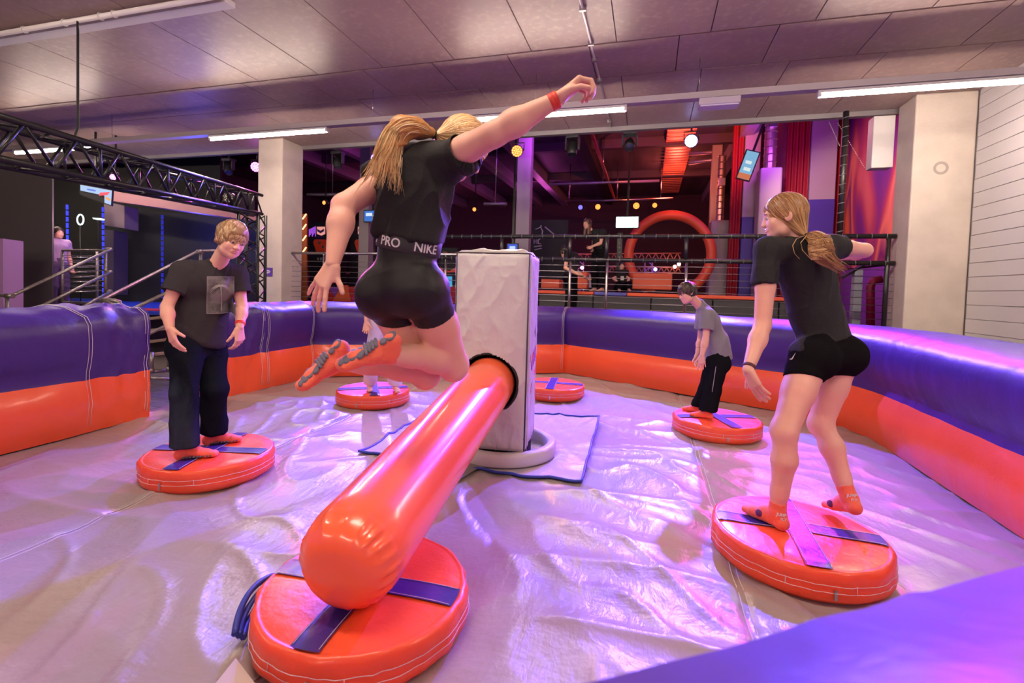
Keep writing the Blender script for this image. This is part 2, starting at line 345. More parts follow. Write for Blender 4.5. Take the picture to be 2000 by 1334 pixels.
N = 400; gx = np.linspace(-4.35, 2.15, N); gy = np.linspace(-0.75, 7.25, 480); X, Y = np.meshgrid(gx, gy); Zm = mat_z(X, Y)
def inhex(x, y, ap): 
    m = np.ones_like(x, bool)
    for k in range(6):
        a = math.radians(60 * k); m &= ((x - CX) * math.cos(a) + (y - CY) * math.sin(a)) <= ap
    return m
ins = inmat(X, Y, 0.12); idx = -np.ones(X.shape, int); idx[ins] = np.arange(ins.sum())
vs = np.stack([X[ins], Y[ins], Zm[ins]], 1); q = np.stack([idx[:-1, :-1], idx[:-1, 1:], idx[1:, 1:], idx[1:, :-1]], -1).reshape(-1, 4); q = q[(q >= 0).all(1)]
me = bpy.data.meshes.new('sheet'); me.from_pydata(vs.tolist(), [], q.tolist()); me.polygons.foreach_set('use_smooth', [True] * len(me.polygons)); me.update()
arena = thing('inflatable_mat', (0, 0, 0), 'large wrinkled lilac grey inflatable floor mat inside the ring of bolsters', 'mat')
part('sheet', me, MATV, arena)
hb = MB(); hp = [(x, y, FZ) for x, y in [(-4.0, 1.65), (-1.1, -0.38), (1.8, 1.65), (1.8, 5.2), (-1.15, 6.8), (-4.0, 5.1)]]
hb.prism(hp, (0, 0, 1), -FZ - 0.045); part('base', hb, MATV, arena)
st = MB()
for (a, b) in SEAMS:
    for off in (-0.012, 0.012):
        n = 120; xs_ = np.linspace(a[0], b[0], n) + off; ys_ = np.linspace(a[1], b[1], n); ok = inmat(xs_, ys_, 0.0)
        zz = mat_z(xs_, ys_) + 0.0015; P = [(xs_[i], ys_[i], zz[i]) for i in range(n) if ok[i]]
        st.tube(P, 0.0018, 4)
part('seam_stitching', st, STITCH, arena)
# --- wall profile (d outward, z); t=1 boxy end
NP = 44
def profile(t, seg):
    out = []
    for i in range(NP + 1):
        u = i / NP; th = math.pi * (1 - u) # placeholder angle
        if u < 0.36:   # inner face up
            z = 0.93 * (u / 0.36); zl = min(z, 0.9)
            if z < 0.45: b = math.sin(math.pi * (z + 0.06) / 0.51)
            else: b = math.sin(math.pi * min((z - 0.45) / 0.56, 1.0))
            d = 0.03 - 0.085 * max(b, 0) ** 0.7 * (1 - 0.85 * t)
            if z > 0.80: d += (1 - math.sqrt(max(0, 1 - ((z - 0.80) / 0.13) ** 2))) * 0.13 * (1 - 0.5 * t)
        elif u < 0.64: # top
            s = (u - 0.36) / 0.28; d = 0.03 + 0.13 * (1 - 0.5 * t) + s * (0.57 - 0.26 * (1 - 0.5 * t)); z = 0.93 + 0.02 * math.sin(math.pi * s)
        else:
            s = (u - 0.64) / 0.36; z = 0.93 * (1 - s); b = math.sin(math.pi * (z + 0.06) / 0.51) if z < 0.45 else math.sin(math.pi * min((z - 0.45) / 0.56, 1.0))
            d = 0.57 + 0.085 * max(b, 0) ** 0.7 * (1 - 0.85 * t)
            if z > 0.80: d -= (1 - math.sqrt(max(0, 1 - ((z - 0.80) / 0.13) ** 2))) * 0.13
        out.append((d, z))
    return out
wall = thing('inflatable_ring_wall', (CX, CY, 0), 'hexagonal inflatable safety wall of purple upper and orange lower bolsters around the mat', 'inflatable wall')
def wall_run(segs, ends):
    """each seg: list of inner-line points (counter-clockwise); adjoining segs share a mitred vertex; each becomes an orange and a purple bolster"""
    n = len(segs) + 1
    def nrm(a, b):
        t = Vector((b[0] - a[0], b[1] - a[1])).normalized(); return Vector((t.y, -t.x))
    for i, sg_ in enumerate(segs):
        # resample
        P = [Vector(p) for p in sg_]; acc = [0.0]
        for u_, v_ in zip(P[:-1], P[1:]): acc.append(acc[-1] + (v_ - u_).length)
        L = acc[-1]; ns = max(8, int(L / 0.035)); cols = []; pts_ = []
        for k in range(ns + 1):
            d_ = L * k / ns; j = min(len(P) - 2, max(q for q in range(len(P)) if acc[q] <= d_ + 1e-9)); f = (d_ - acc[j]) / max(acc[j + 1] - acc[j], 1e-9); pts_.append(P[j].lerp(P[j + 1], f))
        nr = [nrm(pts_[max(k - 1, 0)], pts_[min(k + 1, ns)]) for k in range(ns + 1)]
        if len(sg_) > 2: nr = [sum((nr[min(max(k + q, 0), ns)] for q in range(-6, 7)), Vector((0, 0))).normalized() for k in range(ns + 1)]; nr[0] = nrm(pts_[0], pts_[1]); nr[-1] = nrm(pts_[-2], pts_[-1])
        def endm(nn, other):
            m_ = (nn + other).normalized(); return m_ / max(m_.dot(nn), 0.4)
        m0 = endm(nr[0], nrm(segs[i - 1][-2], segs[i - 1][-1])) if i > 0 else nr[0]; m1 = endm(nr[-1], nrm(segs[i + 1][0], segs[i + 1][1])) if i < n - 2 else nr[-1]
        if len(sg_) > 2:
            ms_ = [nr[k] + (m0 - nr[0]) * max(0, 1 - (k / ns * L) / 0.6) + (m1 - nr[-1]) * max(0, 1 - ((1 - k / ns) * L) / 0.6) for k in range(ns + 1)]
        else: ms_ = [m0.lerp(m1, k / ns) for k in range(ns + 1)]
        a, b = pts_[0], pts_[1]; bb = pts_[-1]
        for k in range(ns + 1):
            s = k / ns; p = pts_[k]; m = ms_[k]
            e0 = 0.0
            if ends[0] and i == 0: e0 = max(e0, 1 - s * L / 0.7)
            if ends[1] and i == n - 2: e0 = max(e0, 1 - (1 - s) * L / 0.7)
            e0 = max(0, min(1, e0)); e0 = min(1, e0 * 1.6)
            dist = min(s, 1 - s) * L; pinch = math.exp(-(dist / 0.03) ** 2) * 0.022
            if (ends[0] and i == 0 and s < 0.5) or (ends[1] and i == n - 2 and s > 0.5): pinch = 0.0
            pr = profile(e0, i); row = []
            for (d, z) in pr:
                x = p.x + m.x * d; y = p.y + m.y * d
                amp = 0.006 + 0.034 * e0 * min(1.0, dist / 0.1 + 0.25) + 0.010 * math.exp(-dist / 0.12)
                w = float(vnoise((x + y) * 5.0 + 3, z * 4.5, i * 3.7)); w2 = float(vnoise((x * 0.7 + y) * 13, z * 6 + 9, i * 1.7))
                dd = (1 - abs(2 * w - 1)) ** 2 * amp + (1 - abs(2 * w2 - 1)) ** 3 * amp * 0.7 - amp * 0.5
                cen_d, cen_z = 0.3, 0.5; vx, vz = d - cen_d, z - cen_z; l = math.hypot(vx, vz); sc_ = (dd - pinch) / l
                d2 = d + vx * sc_; z2 = z + vz * sc_ if z > 0.03 else z
                row.append((p.x + m.x * d2, p.y + m.y * d2, z2))
            cols.append(row)
        # split at crease z=0.45
        pr = profile(0, 0); ki = max(j for j in range(NP // 2) if pr[j][1] <= 0.452); ko = min(j for j in range(NP // 2, NP + 1) if pr[j][1] <= 0.452)
        def strip(j0, j1, name, m_):
            mb = MB(); w_ = j1 - j0 + 1; mb.add([cols[k][j] for k in range(ns + 1) for j in range(j0, j1 + 1)], [(k * w_ + j, k * w_ + j + 1, (k + 1) * w_ + j + 1, (k + 1) * w_ + j) for k in range(ns) for j in range(w_ - 1)], True)
            return mb
        mo = strip(0, ki, '', None); mo2 = strip(ko, NP, '', None)
        mo.add(mo2.v, mo2.f, True); mp = strip(ki, ko, '', None)
        # end caps
        for flag, k in ((ends[0] and i == 0, 0), (ends[1] and i == n - 2, ns)):
            if not flag: continue
            for (j0, j1, m_) in ((ki, ko, mp), (0, ki, mo)):
                if m_ is mp: idxs = list(range(ki, ko + 1)); left = [cols[k][j] for j in idxs[:len(idxs) // 2 + 1]]; right = [cols[k][j] for j in idxs[::-1][:len(idxs) // 2 + 1]]
                else: left = [cols[k][j] for j in range(0, ki + 1)]; right = [cols[k][j] for j in range(NP, NP - ki - 1, -1)]
                nn = min(len(left), len(right)); tdir = (pts_[k] - pts_[k - 1]).normalized() * 0.03 if k else (pts_[0] - pts_[1]).normalized() * 0.03
                vs_ = []
                for j in range(nn):
                    for q2 in range(9):
                        f = q2 / 8; P = Vector(left[j]).lerp(Vector(right[j]), f); o_ = math.sin(math.pi * f) * math.sin(math.pi * min(1, (j + 1) / (nn + 1))); vs_.append((P.x + tdir.x * o_, P.y + tdir.y * o_, P.z))
                m_.add(vs_, [(j * 9 + q2, j * 9 + q2 + 1, (j + 1) * 9 + q2 + 1, (j + 1) * 9 + q2) for j in range(nn - 1) for q2 in range(8)], True)
        part('orange_bolster', mo, ORANGE, wall, fix=False); part('purple_bolster', mp, PURPLE, wall, fix=False)
        # stitched seams near ends of the piece
        for s in ([0.04 / L, 0.5 / L] if (ends[0] and i == 0) else [0.04 / L]) + ([1 - 0.5 / L, 1 - 0.42 / L] if (ends[1] and i == n - 2) else []):
            k = min(ns, max(0, int(round(s * ns)))); m = ms_[k]; p = pts_[k]; c_ = Vector((p.x + m.x * 0.3, p.y + m.y * 0.3, 0.5)); td = (b - a).normalized() * 0.011
            sb = MB()
            for sg in (-1, 1): sb.tube([tuple(Vector(P) + (Vector(P) - c_).normalized() * 0.003 + Vector((td.x, td.y, 0)) * sg) for P in cols[k][1:NP // 2 + 6]], 0.0022, 4)
            part('stitching', sb, STITCH, wall)
# counter-clockwise order: start at left gap upper edge going ... the inner line travelled clockwise seen from above has outward on its left;
# we travel so that (t.y,-t.x) points outward: counter-clockwise.
def rounded(pts, k0=0):
    out = [pts[0]]
    for i in range(1, len(pts) - 1):
        p, c, n = Vector(pts[i - 1]), Vector(pts[i]), Vector(pts[i + 1]); a = c + (p - c).normalized() * 0.75; b = c + (n - c).normalized() * 0.75
        for s in np.linspace(0, 1, 12): out.append(tuple(a * ((1 - s) ** 2) + c * (2 * s * (1 - s)) + b * (s * s)))
    return out + [pts[-1]]
wall_run([[(-4.1, 3.12), (-4.1, 1.78)], [(-4.1, 1.78), (-1.1, -0.37)], [(-1.1, -0.37), (1.9, 1.735)], rounded([(1.9, 1.735), (1.9, 5.30), (-1.15, 6.93)]), [(-1.15, 6.93), (-4.1, 5.2)], [(-4.1, 5.2), (-4.1, 3.93)]], (True, True))
# --- tower with cover, collar, boom
tc = thing('boom_tower', (-0.98, 3.36, 0), 'tall grey padded tower in the middle of the mat holding the orange boom', 'padded tower')
fa = np.array(at(893, 495, 3.28)); fb = np.array(at(1035, 494, 3.20)); ya = math.atan2(fb[1] - fa[1], fb[0] - fa[0])
ux = Vector((math.cos(ya), math.sin(ya), 0)); uy = Vector((-math.sin(ya), math.cos(ya), 0)); WT = (fb - fa); WT = math.hypot(WT[0], WT[1]); DT = 0.46
ZB, ZT = 0.10, float((fa[2] + fb[2]) / 2)
def tw(u, v, z): return tuple(Vector((fa[0], fa[1], 0)) + ux * (u * WT) + uy * (v * DT) + Vector((0, 0, z)))
def face_grid(P0, P1, P2, P3, nu, nv, nrm, amp, seed, hole=None):
    P0, P1, P2, P3 = map(Vector, (P0, P1, P2, P3)); nrm = Vector(nrm); mb = MB(); vs = []; L = (P1 - P0).length; H = (P3 - P0).length
    for j in range(nv + 1):
        for i in range(nu + 1):
            u, v = i / nu, j / nv; p = P0.lerp(P1, u).lerp(P3.lerp(P2, u), v); e = min(u, 1 - u) * L; e2 = min(v, 1 - v) * H
            n1 = float(vnoise(u * L * 7 + v * H * 3 + seed, v * H * 5 - u * 3, seed)); n2 = float(vnoise(u * L * 18 + seed, v * H * 14, seed + 2))
            o_ = (1 - abs(2 * n1 - 1)) ** 2 * amp + (1 - abs(2 * n2 - 1)) ** 2 * amp * 0.4; o_ += amp * 1.2 * (1 - math.exp(-min(e, e2) / 0.05)); vs.append(p + nrm * (o_ * min(1, min(e, e2) / 0.02 + 0.1)))
    s = nu + 1; fs = []
    for j in range(nv):
        for i in range(nu):
            c = (vs[j * s + i] + vs[(j + 1) * s + i + 1]) / 2
            if hole and (c - hole[0]).length < hole[1]: continue
            fs.append((j * s + i, j * s + i + 1, (j + 1) * s + i + 1, (j + 1) * s + i))
    return mb.add(vs, fs, True)
hc = Vector(at(950, 752, 3.22)); hc = Vector(tw((Vector(hc) - Vector(fa)).dot(ux) / WT, 0, hc.z)); HR = 0.205
fr = [face_grid(tw(0, 0, ZB), tw(1, 0, ZB), tw(1, 0, ZT), tw(0, 0, ZT), 60, 150, -uy, 0.011, 3.0, (hc, HR)), face_grid(tw(1, 0, ZB), tw(1, 1, ZB), tw(1, 1, ZT), tw(1, 0, ZT), 24, 70, ux, 0.011, 8.0),
      face_grid(tw(1, 1, ZB), tw(0, 1, ZB), tw(0, 1, ZT), tw(1, 1, ZT), 12, 30, uy, 0.008, 5.0), face_grid(tw(0, 1, ZB), tw(0, 0, ZB), tw(0, 0, ZT), tw(0, 1, ZT), 14, 40, -ux, 0.010, 6.0), face_grid(tw(0, 0, ZT), tw(1, 0, ZT), tw(1, 1, ZT), tw(0, 1, ZT), 20, 20, (0, 0, 1), 0.02, 2.0)]
for f in fr: part('cover_panel', f, GREYV, tc, fix=False)
pp = MB()
e_ = lambda *a: [Vector(tw(*x)) for x in a]
for P in (e_((0, 0, ZB), (0, 0, ZT)), e_((1, 0, ZB), (1, 0, ZT)), e_((1, 1, ZB), (1, 1, ZT)), e_((0, 0, ZT), (1, 0, ZT)), e_((1, 0, ZT), (1, 1, ZT)), e_((0, 0, ZB + 0.09), (1, 0, ZB + 0.09))): pp.tube(P, 0.006, 6)
part('edge_seam', pp, mat('dark_seam', (0.05, 0.04, 0.05), 0.6), tc)
sc2 = MB()
for (P, Q) in (((1, 0.05, ZB), (1, 0.05, ZT)), ((1, 0.95, ZB), (1, 0.95, ZT)), ((0.62, 0, ZB), (0.62, 0, ZB + 0.28)), ((0.80, 0, ZB), (0.80, 0, ZB + 0.28))):
    off = ux * 0.014 if P[0] == 1 else -uy * 0.014; sc2.tube([Vector(tw(*P)) + off, Vector(tw(*Q)) + off], 0.002, 4)
part('stitching', sc2, STITCH, tc)
rim = MB(); rim.tube([tuple(hc + ux * (HR * math.cos(a)) + Vector((0, 0, HR * math.sin(a))) - uy * 0.012) for a in np.linspace(0, 2 * math.pi, 49)[:-1]], 0.009, 8, closed=True)
part('hole_rim', rim, BLACKM, tc)
part('hole_sleeve', MB().lathe([(HR, 0.0), (HR, 0.25), (0.0, 0.25)], hc - uy * 0.005, uy, 40), BLACKM, tc, fix=False)
# printed marks on the side face: dark swirl, orange and purple strokes
def side_poly(poly, m, lab):
    mb = MB(); mb.prism([Vector(tw(1, v, z)) + ux * 0.018 for v, z in poly], ux, 0.0015); part('print', mb, m, tc)
def zz(f): return ZB + (ZT - ZB) * f
PK = mat('print_black', (0.02, 0.015, 0.03), 0.5); PO = mat('print_orange', (0.75, 0.12, 0.05), 0.5); PP = mat('print_purple', (0.12, 0.05, 0.45), 0.5); PR = mat('print_pink', (0.65, 0.15, 0.40), 0.5)
side_poly([(0.55, zz(.66)), (0.66, zz(.69)), (0.80, zz(.76)), (0.70, zz(.70)), (0.62, zz(.655)), (0.68, zz(.60)), (0.72, zz(.56)), (0.60, zz(.59)), (0.55, zz(.63))], PK, '')
side_poly([(0.15, zz(.48)), (0.42, zz(.53)), (0.36, zz(.49)), (0.55, zz(.47)), (0.30, zz(.455)), (0.12, zz(.45))], PO, '')
for k in range(7):
    v = 0.14 + k * 0.11; side_poly([(v, zz(.37 + .012 * k)), (v + .055, zz(.37 + .012 * k)), (v + .10, zz(.47 + .010 * k)), (v + .05, zz(.455 + .010 * k))], PP if k % 2 else PR, '')
for k in range(5):
    v = 0.25 + k * 0.12; side_poly([(v, zz(.28)), (v + .02, zz(.28)), (v + .30 - .03 * k, zz(.38)), (v + .22 - .03 * k, zz(.38))], PR if k % 2 else PO, '')
# collar
col = MB(); cc = (-0.99, 3.37, 0.0)
col.lathe([(0.36, -0.03), (0.385, 0.0), (0.385, 0.085), (0.37, 0.105), (0.33, 0.105), (0.315, 0.085), (0.315, 0.0)], cc, (0, 0, 1), 56); part('base_collar', col, GREYV, tc, fix=False)
cst = MB()
cst.tube([(cc[0] + 0.387 * math.cos(a), cc[1] + 0.387 * math.sin(a), 0.015) for a in np.linspace(0, 6.283, 60)[:-1]], 0.004, 5, closed=True); part('collar_piping', cst, mat('dark_seam', (0.05, 0.04, 0.05), 0.6), tc)
part('core', MB().lathe([(0.0, 0.02), (0.2, 0.02), (0.2, 0.3), (0, 0.3)], cc, (0, 0, 1), 24), BLACKM, tc)
# boom
bm_ = thing('inflatable_boom', tuple(at(675, 1100, 1.55)), 'long glossy orange inflatable boom with a rounded creased end swinging over the front cushion', 'inflatable boom')
e = Vector(at(675, 1100, 1.55)); s0 = hc + uy * 0.05; ax = (e - s0).normalized(); L = (e - s0).length
def bpt(s, th):
    r0 = 0.176; u = ax.cross(Vector((0, 0, 1))).normalized(); w = u.cross(ax)
    h = s * (L + 0.05)
    rb = 0.170; tail = L - 0.06
    if h <= tail: r = r0 * (1 - 0.02 * (h / L)); hh = h
    else:
        f = (h - tail) / (L + 0.05 - tail); r = rb * math.cos(f * math.pi / 2) ** 0.55; hh = tail + 0.13 * math.sin(f * math.pi / 2)
        cr = math.exp(-((f - 0.32) / 0.20) ** 2); r *= 1 - 0.11 * cr * (abs(math.sin(th * 10 + 1.6 * math.sin(th * 2.0) + 2 * f * math.sin(th * 3))) ** 0.5 - 0.6) * (0.5 + 0.5 * math.sin(th * 3 + 1) ** 2)
    r = max(r, 0.0004)
    return tuple(s0 + ax * hh + u * (r * math.cos(th)) + w * (r * math.sin(th)))
g = MB(); SS = [i / 24 * (L - 0.06) / (L + 0.05) for i in range(25)] + [((L - 0.06) + 0.11 * j / 22) / (L + 0.05) for j in range(1, 23)]; NT = 144
g.add([bpt(s, 2 * math.pi * j / NT) for s in SS for j in range(NT)], [(i * NT + j, i * NT + (j + 1) % NT, (i + 1) * NT + (j + 1) % NT, (i + 1) * NT + j) for i in range(len(SS) - 1) for j in range(NT)], True)
part('tube', g, ORANGE_BALL, bm_, fix=False)
# skirt sheet with blue piping round the tower
sk = thing('tower_floor_flap', (-1.1, 3.6, 0), 'square grey vinyl flap with blue piped edge lying under the tower', 'floor flap')
C4 = [(-1.90, 2.98), (-1.10, 2.82), (-0.37, 3.0), (-0.40, 4.45), (-1.95, 4.45)]
def sheet_pt(u, v):
    a = Vector((-1.92, 2.93)).lerp(Vector((-0.36, 2.95)), u); b = Vector((-1.97, 4.45)).lerp(Vector((-0.40, 4.47)), u); p = a.lerp(b, v)
    z = float(mat_z(p.x, p.y)) + 0.014 + 0.03 * max(0, u - 0.9) * 10 * (0.4 + 0.6 * abs(math.sin(v * 9))) * (1 if v > 0.15 else 0.3)
    return (p.x, p.y, z)
part('sheet', MB().grid(sheet_pt, 60, 60), mat('flap_vinyl', (0.50, 0.47, 0.50), 0.30, spec=0.6, bump=[(6, 0.4, 4, None), (20, 0.2, 3, None)]), sk, fix=False)
bp = MB(); loop = [sheet_pt(u, 0) for u in np.linspace(0, 1, 40)] + [sheet_pt(1, v) for v in np.linspace(0, 1, 40)][1:] + [sheet_pt(u, 1) for u in np.linspace(1, 0, 30)][1:] + [sheet_pt(0, v) for v in np.linspace(1, 0, 30)][1:-1]
bp.tube([(x, y, z + 0.004) for x, y, z in loop], 0.009, 6, closed=True); part('blue_piping', bp, BLUEPIPE, sk)
part('velcro_strip', MB().prism([(-1.25, 2.55, 0.012), (-1.12, 2.55, 0.012), (-1.02, 3.02, 0.016), (-1.17, 3.02, 0.016)], (0, 0, 1), 0.004), mat('velcro_grey', (0.16, 0.14, 0.15), 0.9), sk)
# --- landing cushions
def pod(cx, cy, rot, lab, flap=False):
    t = thing('landing_cushion', (cx, cy, 0), lab, 'cushion', 'round landing cushions on the mat', rot)
    R0, H = 0.350, 0.13
    def pm(th, r, z): return (cx + r * math.cos(th + rot), cy + r * math.sin(th + rot), z)
    def ridge(th, z): 
        w = float(vnoise(th * 4.0 + cx * 5, z * 9, cy)); w2 = float(vnoise(th * 11 + 4, z * 14, cy + 3)); return 0.009 * (1 - abs(2 * w - 1)) ** 2 + 0.007 * (1 - abs(2 * w2 - 1)) ** 2
    prof = [(0.335, -0.012), (0.350, 0.0), (0.356, 0.015), (0.358, 0.04), (0.354, 0.062), (0.358, 0.085), (0.356, 0.11), (0.350, 0.122), (0.3485, 0.129), (0.343, 0.1265), (0.335, 0.127), (0.32, 0.130), (0.28, 0.131), (0.2, 0.132), (0.1, 0.133), (0.0005, 0.133)]
    n = 120; mb = MB(); vs = []
    for (r, z) in prof:
        for j in range(n):
            th = 2 * math.pi * j / n; rr = r + (ridge(th, z) if r > 0.34 and 0 < z < 0.125 else 0); zz_ = z + (0.006 * (float(vnoise(r * math.cos(th) * 9 + cx, r * math.sin(th) * 9, cy)) - 0.5) if r < 0.33 else 0.003 * (float(vnoise(th * 6, 2.0, cx)) - 0.5))
            vs.append(pm(th, rr, zz_))
    mb.add(vs, [(i * n + j, i * n + (j + 1) % n, (i + 1) * n + (j + 1) % n, (i + 1) * n + j) for i in range(len(prof) - 1) for j in range(n)], True)
    part('cushion_cover', mb, PODM, t, fix=False)
    for k in range(2):
        a0 = k * math.pi / 2; w = 0.048; b = MB(); L_ = 0.346
        def fn(u, v, a0=a0, w=w, k=k):
            s = (u * 2 - 1); y = (v * 2 - 1) * w; lim = math.sqrt(L_ * L_ - y * y); x = s * lim; th = math.atan2(y, x) + a0; r = math.hypot(x, y)
            z = 0.1335 + 0.0015 + 0.0008 * k + 0.006 * (float(vnoise(r * math.cos(th) * 9 + cx, r * math.sin(th) * 9, cy)) - 0.5) * (1 if r < 0.33 else 0.5)
            if r > 0.30: z -= 0.0035 * ((r - 0.30) / 0.046)
            return pm(th, r, z + 0.0015)
        part('cross_band', b.grid(fn, 48, 6), BAND, t, fix=False)
    sb = MB()
    for k in range(2):
        for sg in (-1, 1):
            for (f0, f1) in ((-1, -0.14), (0.14, 1)) if k == 0 else ((-1, 1),):
                P = []
                for q_ in range(21):
                    s = f0 + (f1 - f0) * q_ / 20; y = sg * 0.043; x = s * 0.335; th = math.atan2(y, x) + k * math.pi / 2; r = math.hypot(x, y)
                    z = 0.1335 + 0.006 + 0.006 * (float(vnoise(r * math.cos(th) * 9 + cx, r * math.sin(th) * 9, cy)) - 0.5) - (0.0035 * ((r - 0.30) / 0.046) if r > 0.30 else 0); P.append(pm(th, r, z - 0.0006))
                sb.tube(P, 0.0011, 4)
    for z in (0.048, 0.075): sb.tube([pm(a, 0.3605 + ridge(a, z), z) for a in np.linspace(0, 2 * math.pi, 90)[:-1]], 0.0012, 4, closed=True)
    for a in (-1.9, -1.2, 0.6, 2.4): sb.tube([pm(a, 0.362 + ridge(a, z), z) for z in (0.045, 0.06, 0.078)], 0.0013, 4)
    part('stitching', sb, STITCH, t)
    zp = MB(); a = -1.45 - rot; zp.box((-0.006, -0.003, 0.02), (0.006, 0.003, 0.06), Matrix.Translation(Vector(pm(a, 0.366, 0))) @ Matrix.Rotation(a + rot + math.pi / 2, 4, 'Z'))
    part('zipper_pull', zp, STEEL, t)
    return t
PODM = mat('cushion_orange', (0.92, 0.10, 0.035), 0.36, spec=0.5, coat=0.1, bump=[(7, 0.25, 4, None), (30, 0.10, 3, None)])
BAND = mat('cushion_band', (0.035, 0.022, 0.22), 0.34, spec=0.5, coat=0.1, bump=[(20, 0.12, 3, None)])
pod(*PODC[0], 0.05, 'round orange cushion with purple cross lying directly under the boom\'s rounded end')
pod(*PODC[1], -0.03, 'round orange cushion with purple cross under the girl standing in black shorts')
pod(*PODC[2], 0.25, 'round orange cushion with purple cross under the fair-haired boy in black jeans')
pod(*PODC[3], 0.35, 'round orange cushion with purple cross under the small boy in grey shirt')
pod(*PODC[4], 0.6, 'round orange cushion with purple cross under the bare feet in white trousers')
pod(*PODC[5], 0.1, 'round orange cushion with purple cross with nobody on it, half behind the tower')
# blue folded strap and dark gap under the front cushion
sp = MB()
for k in range(3): sp.tube([(-0.943 + (0.385 + 0.012 * k) * math.cos(a), 1.495 + (0.385 + 0.012 * k) * math.sin(a), 0.012 + 0.028 * k * math.sin((a - 2.9) / 1.0 * 3.0) + 0.02) for a in np.linspace(2.95, 3.85, 24)], 0.011, 6)
single('blue_strap', sp, BLUEPIPE, 'folded dark blue strap standing up against the cushion under the boom', 'strap')
single('ring_floor_hem', MB().prism([(-1.16, 1.01, 0.012), (-1.05, 0.98, 0.012), (-1.0, 1.09, 0.014), (-1.2, 1.18, 0.014)], (0, 0, 1), 0.006), mat('hem_beige', (0.6, 0.5, 0.45), 0.6), 'small beige fabric patch sticking out under the cushion below the boom', 'fabric patch')
# ================================================================ RAILING AND RAISED DECK
DZ = 0.58
structure('floor_deck', MB().box((-20, 8.0, FZ), (5.5, 27, DZ)), mat('deck_floor', (0.07, 0.05, 0.16), 0.3, var=(1.5, (0.12, 0.04, 0.14), 0.4, 0.7)))
RY = 8.3
rl = thing('cable_railing', (-1.8, RY, DZ), 'steel cable railing with black padded top rails behind the ring, between the two concrete columns', 'railing')
def post(px): return wy(px, 540, RY)[0]
PX = [post(p) for p in (632, 760, 870, 1113, 1185, 1340, 1480)]
for x in PX: part('post', MB().tube([(x, RY, DZ), (x, RY, 1.73)], 0.022, 10), STEEL, rl)
for i in range(10):
    z = 0.70 + 0.104 * i; part('cable', MB().tube([(-7.09, RY, z), (3.42, RY, z)], 0.0045, 5), STEEL, rl)
part('steel_rail', MB().tube([(-7.09, RY, 1.80), (-3.2, RY, 1.80)], 0.026, 10), STEEL, rl)
for x in PX[:3]: part('post_top', MB().tube([(x, RY, 1.72), (x, RY, 1.80)], 0.018, 8), STEEL, rl)
PAD = mat('black_pad', (0.012, 0.011, 0.013), 0.28, spec=0.6, bump=[(30, 0.3, 3, None)])
for z in (1.735, 2.13):
    part('padded_rail', MB().tube([(-4.4, RY, z), (3.42, RY, z)], 0.036, 12), PAD, rl)
    x = -4.3
    while x < 3.4:
        tb = MB(); tb.tube([(x, RY + 0.038 * math.cos(a), z + 0.038 * math.sin(a)) for a in np.linspace(0, 6.28, 9)], 0.005, 4); x += 0.19
        part('cable_tie', tb, mat('tie_grey', (0.18, 0.17, 0.18), 0.3), rl)
for p in (980, 1113, 1185, 1340, 1480):
    x = wy(p, 480, RY)[0]; part('padded_post', MB().tube([(x, RY, 1.735), (x, RY, 2.13)], 0.034, 12), PAD, rl)
part('padded_post', MB().tube([(3.33, RY, DZ), (3.33, RY, 2.13)], 0.032, 12), PAD, rl)
x = 2.70; part('net_post', MB().tube([(x, RY, 2.13), (x, RY, 3.97)], 0.040, 12), PAD, rl)
z = 2.2
while z < 3.95:
    tb = MB(); tb.tube([(x + 0.043 * math.cos(a), RY + 0.043 * math.sin(a), z + 0.012 * math.cos(a)) for a in np.linspace(0, 6.28, 13)], 0.006, 4); z += 0.14
    part('cable_tie', tb, mat('tie_grey', (0.18, 0.17, 0.18), 0.3), rl)
# net edge ropes seen as dotted lines
nt = MB()
for (P, Q) in (((2.74, 3.95), (3.13, 3.25)), ((2.62, 3.97), (2.78, 3.6))):
    for k in range(26):
        f = k / 25; nt.tube([(P[0] + (Q[0] - P[0]) * f, 8.75, P[1] + (Q[1] - P[1]) * f), (P[0] + (Q[0] - P[0]) * (f + .018), 8.75, P[1] + (Q[1] - P[1]) * (f + .018))], 0.006, 4)
single('net_edge_rope', nt, WHITEP, 'dotted white net edge rope hanging beside the black padded net post', 'net rope')
# ================================================================ HALL SHELL
HALL = mat('hall_dark', (0.10, 0.07, 0.10), 0.7); HALLC = mat('hall_ceiling', (0.16, 0.12, 0.16), 0.6, var=(2, (0.10, 0.08, 0.10), 0.4, 0.6, (1, 0.1, 1)))
structure('ceiling_hall', MB().box((-20, 8.8, 6.4), (6, 27.5, 6.6)), HALLC)
structure('wall_back', MB().box((-20, 27, 0), (6, 27.2, 6.5)), mat('hall_back', (0.05, 0.025, 0.045), 0.8))
structure('wall_hall_right', MB().box((5.5, 8.5, 0), (5.7, 27, 6.5)), mat('hall_side', (0.30, 0.05, 0.07), 0.6, var=(2.0, (0.16, 0.02, 0.06), 0.4, 0.6, (1, 1, 0.15))))
structure('wall_far_left', MB().box((-20.2, -8, FZ), (-20, 27, 6.5)), HALL)
structure('wall_behind', MB().box((-20, -8.2, FZ), (8, -8.0, 4.1)), mat('wall_grey_back', (0.45, 0.42, 0.42), 0.7))
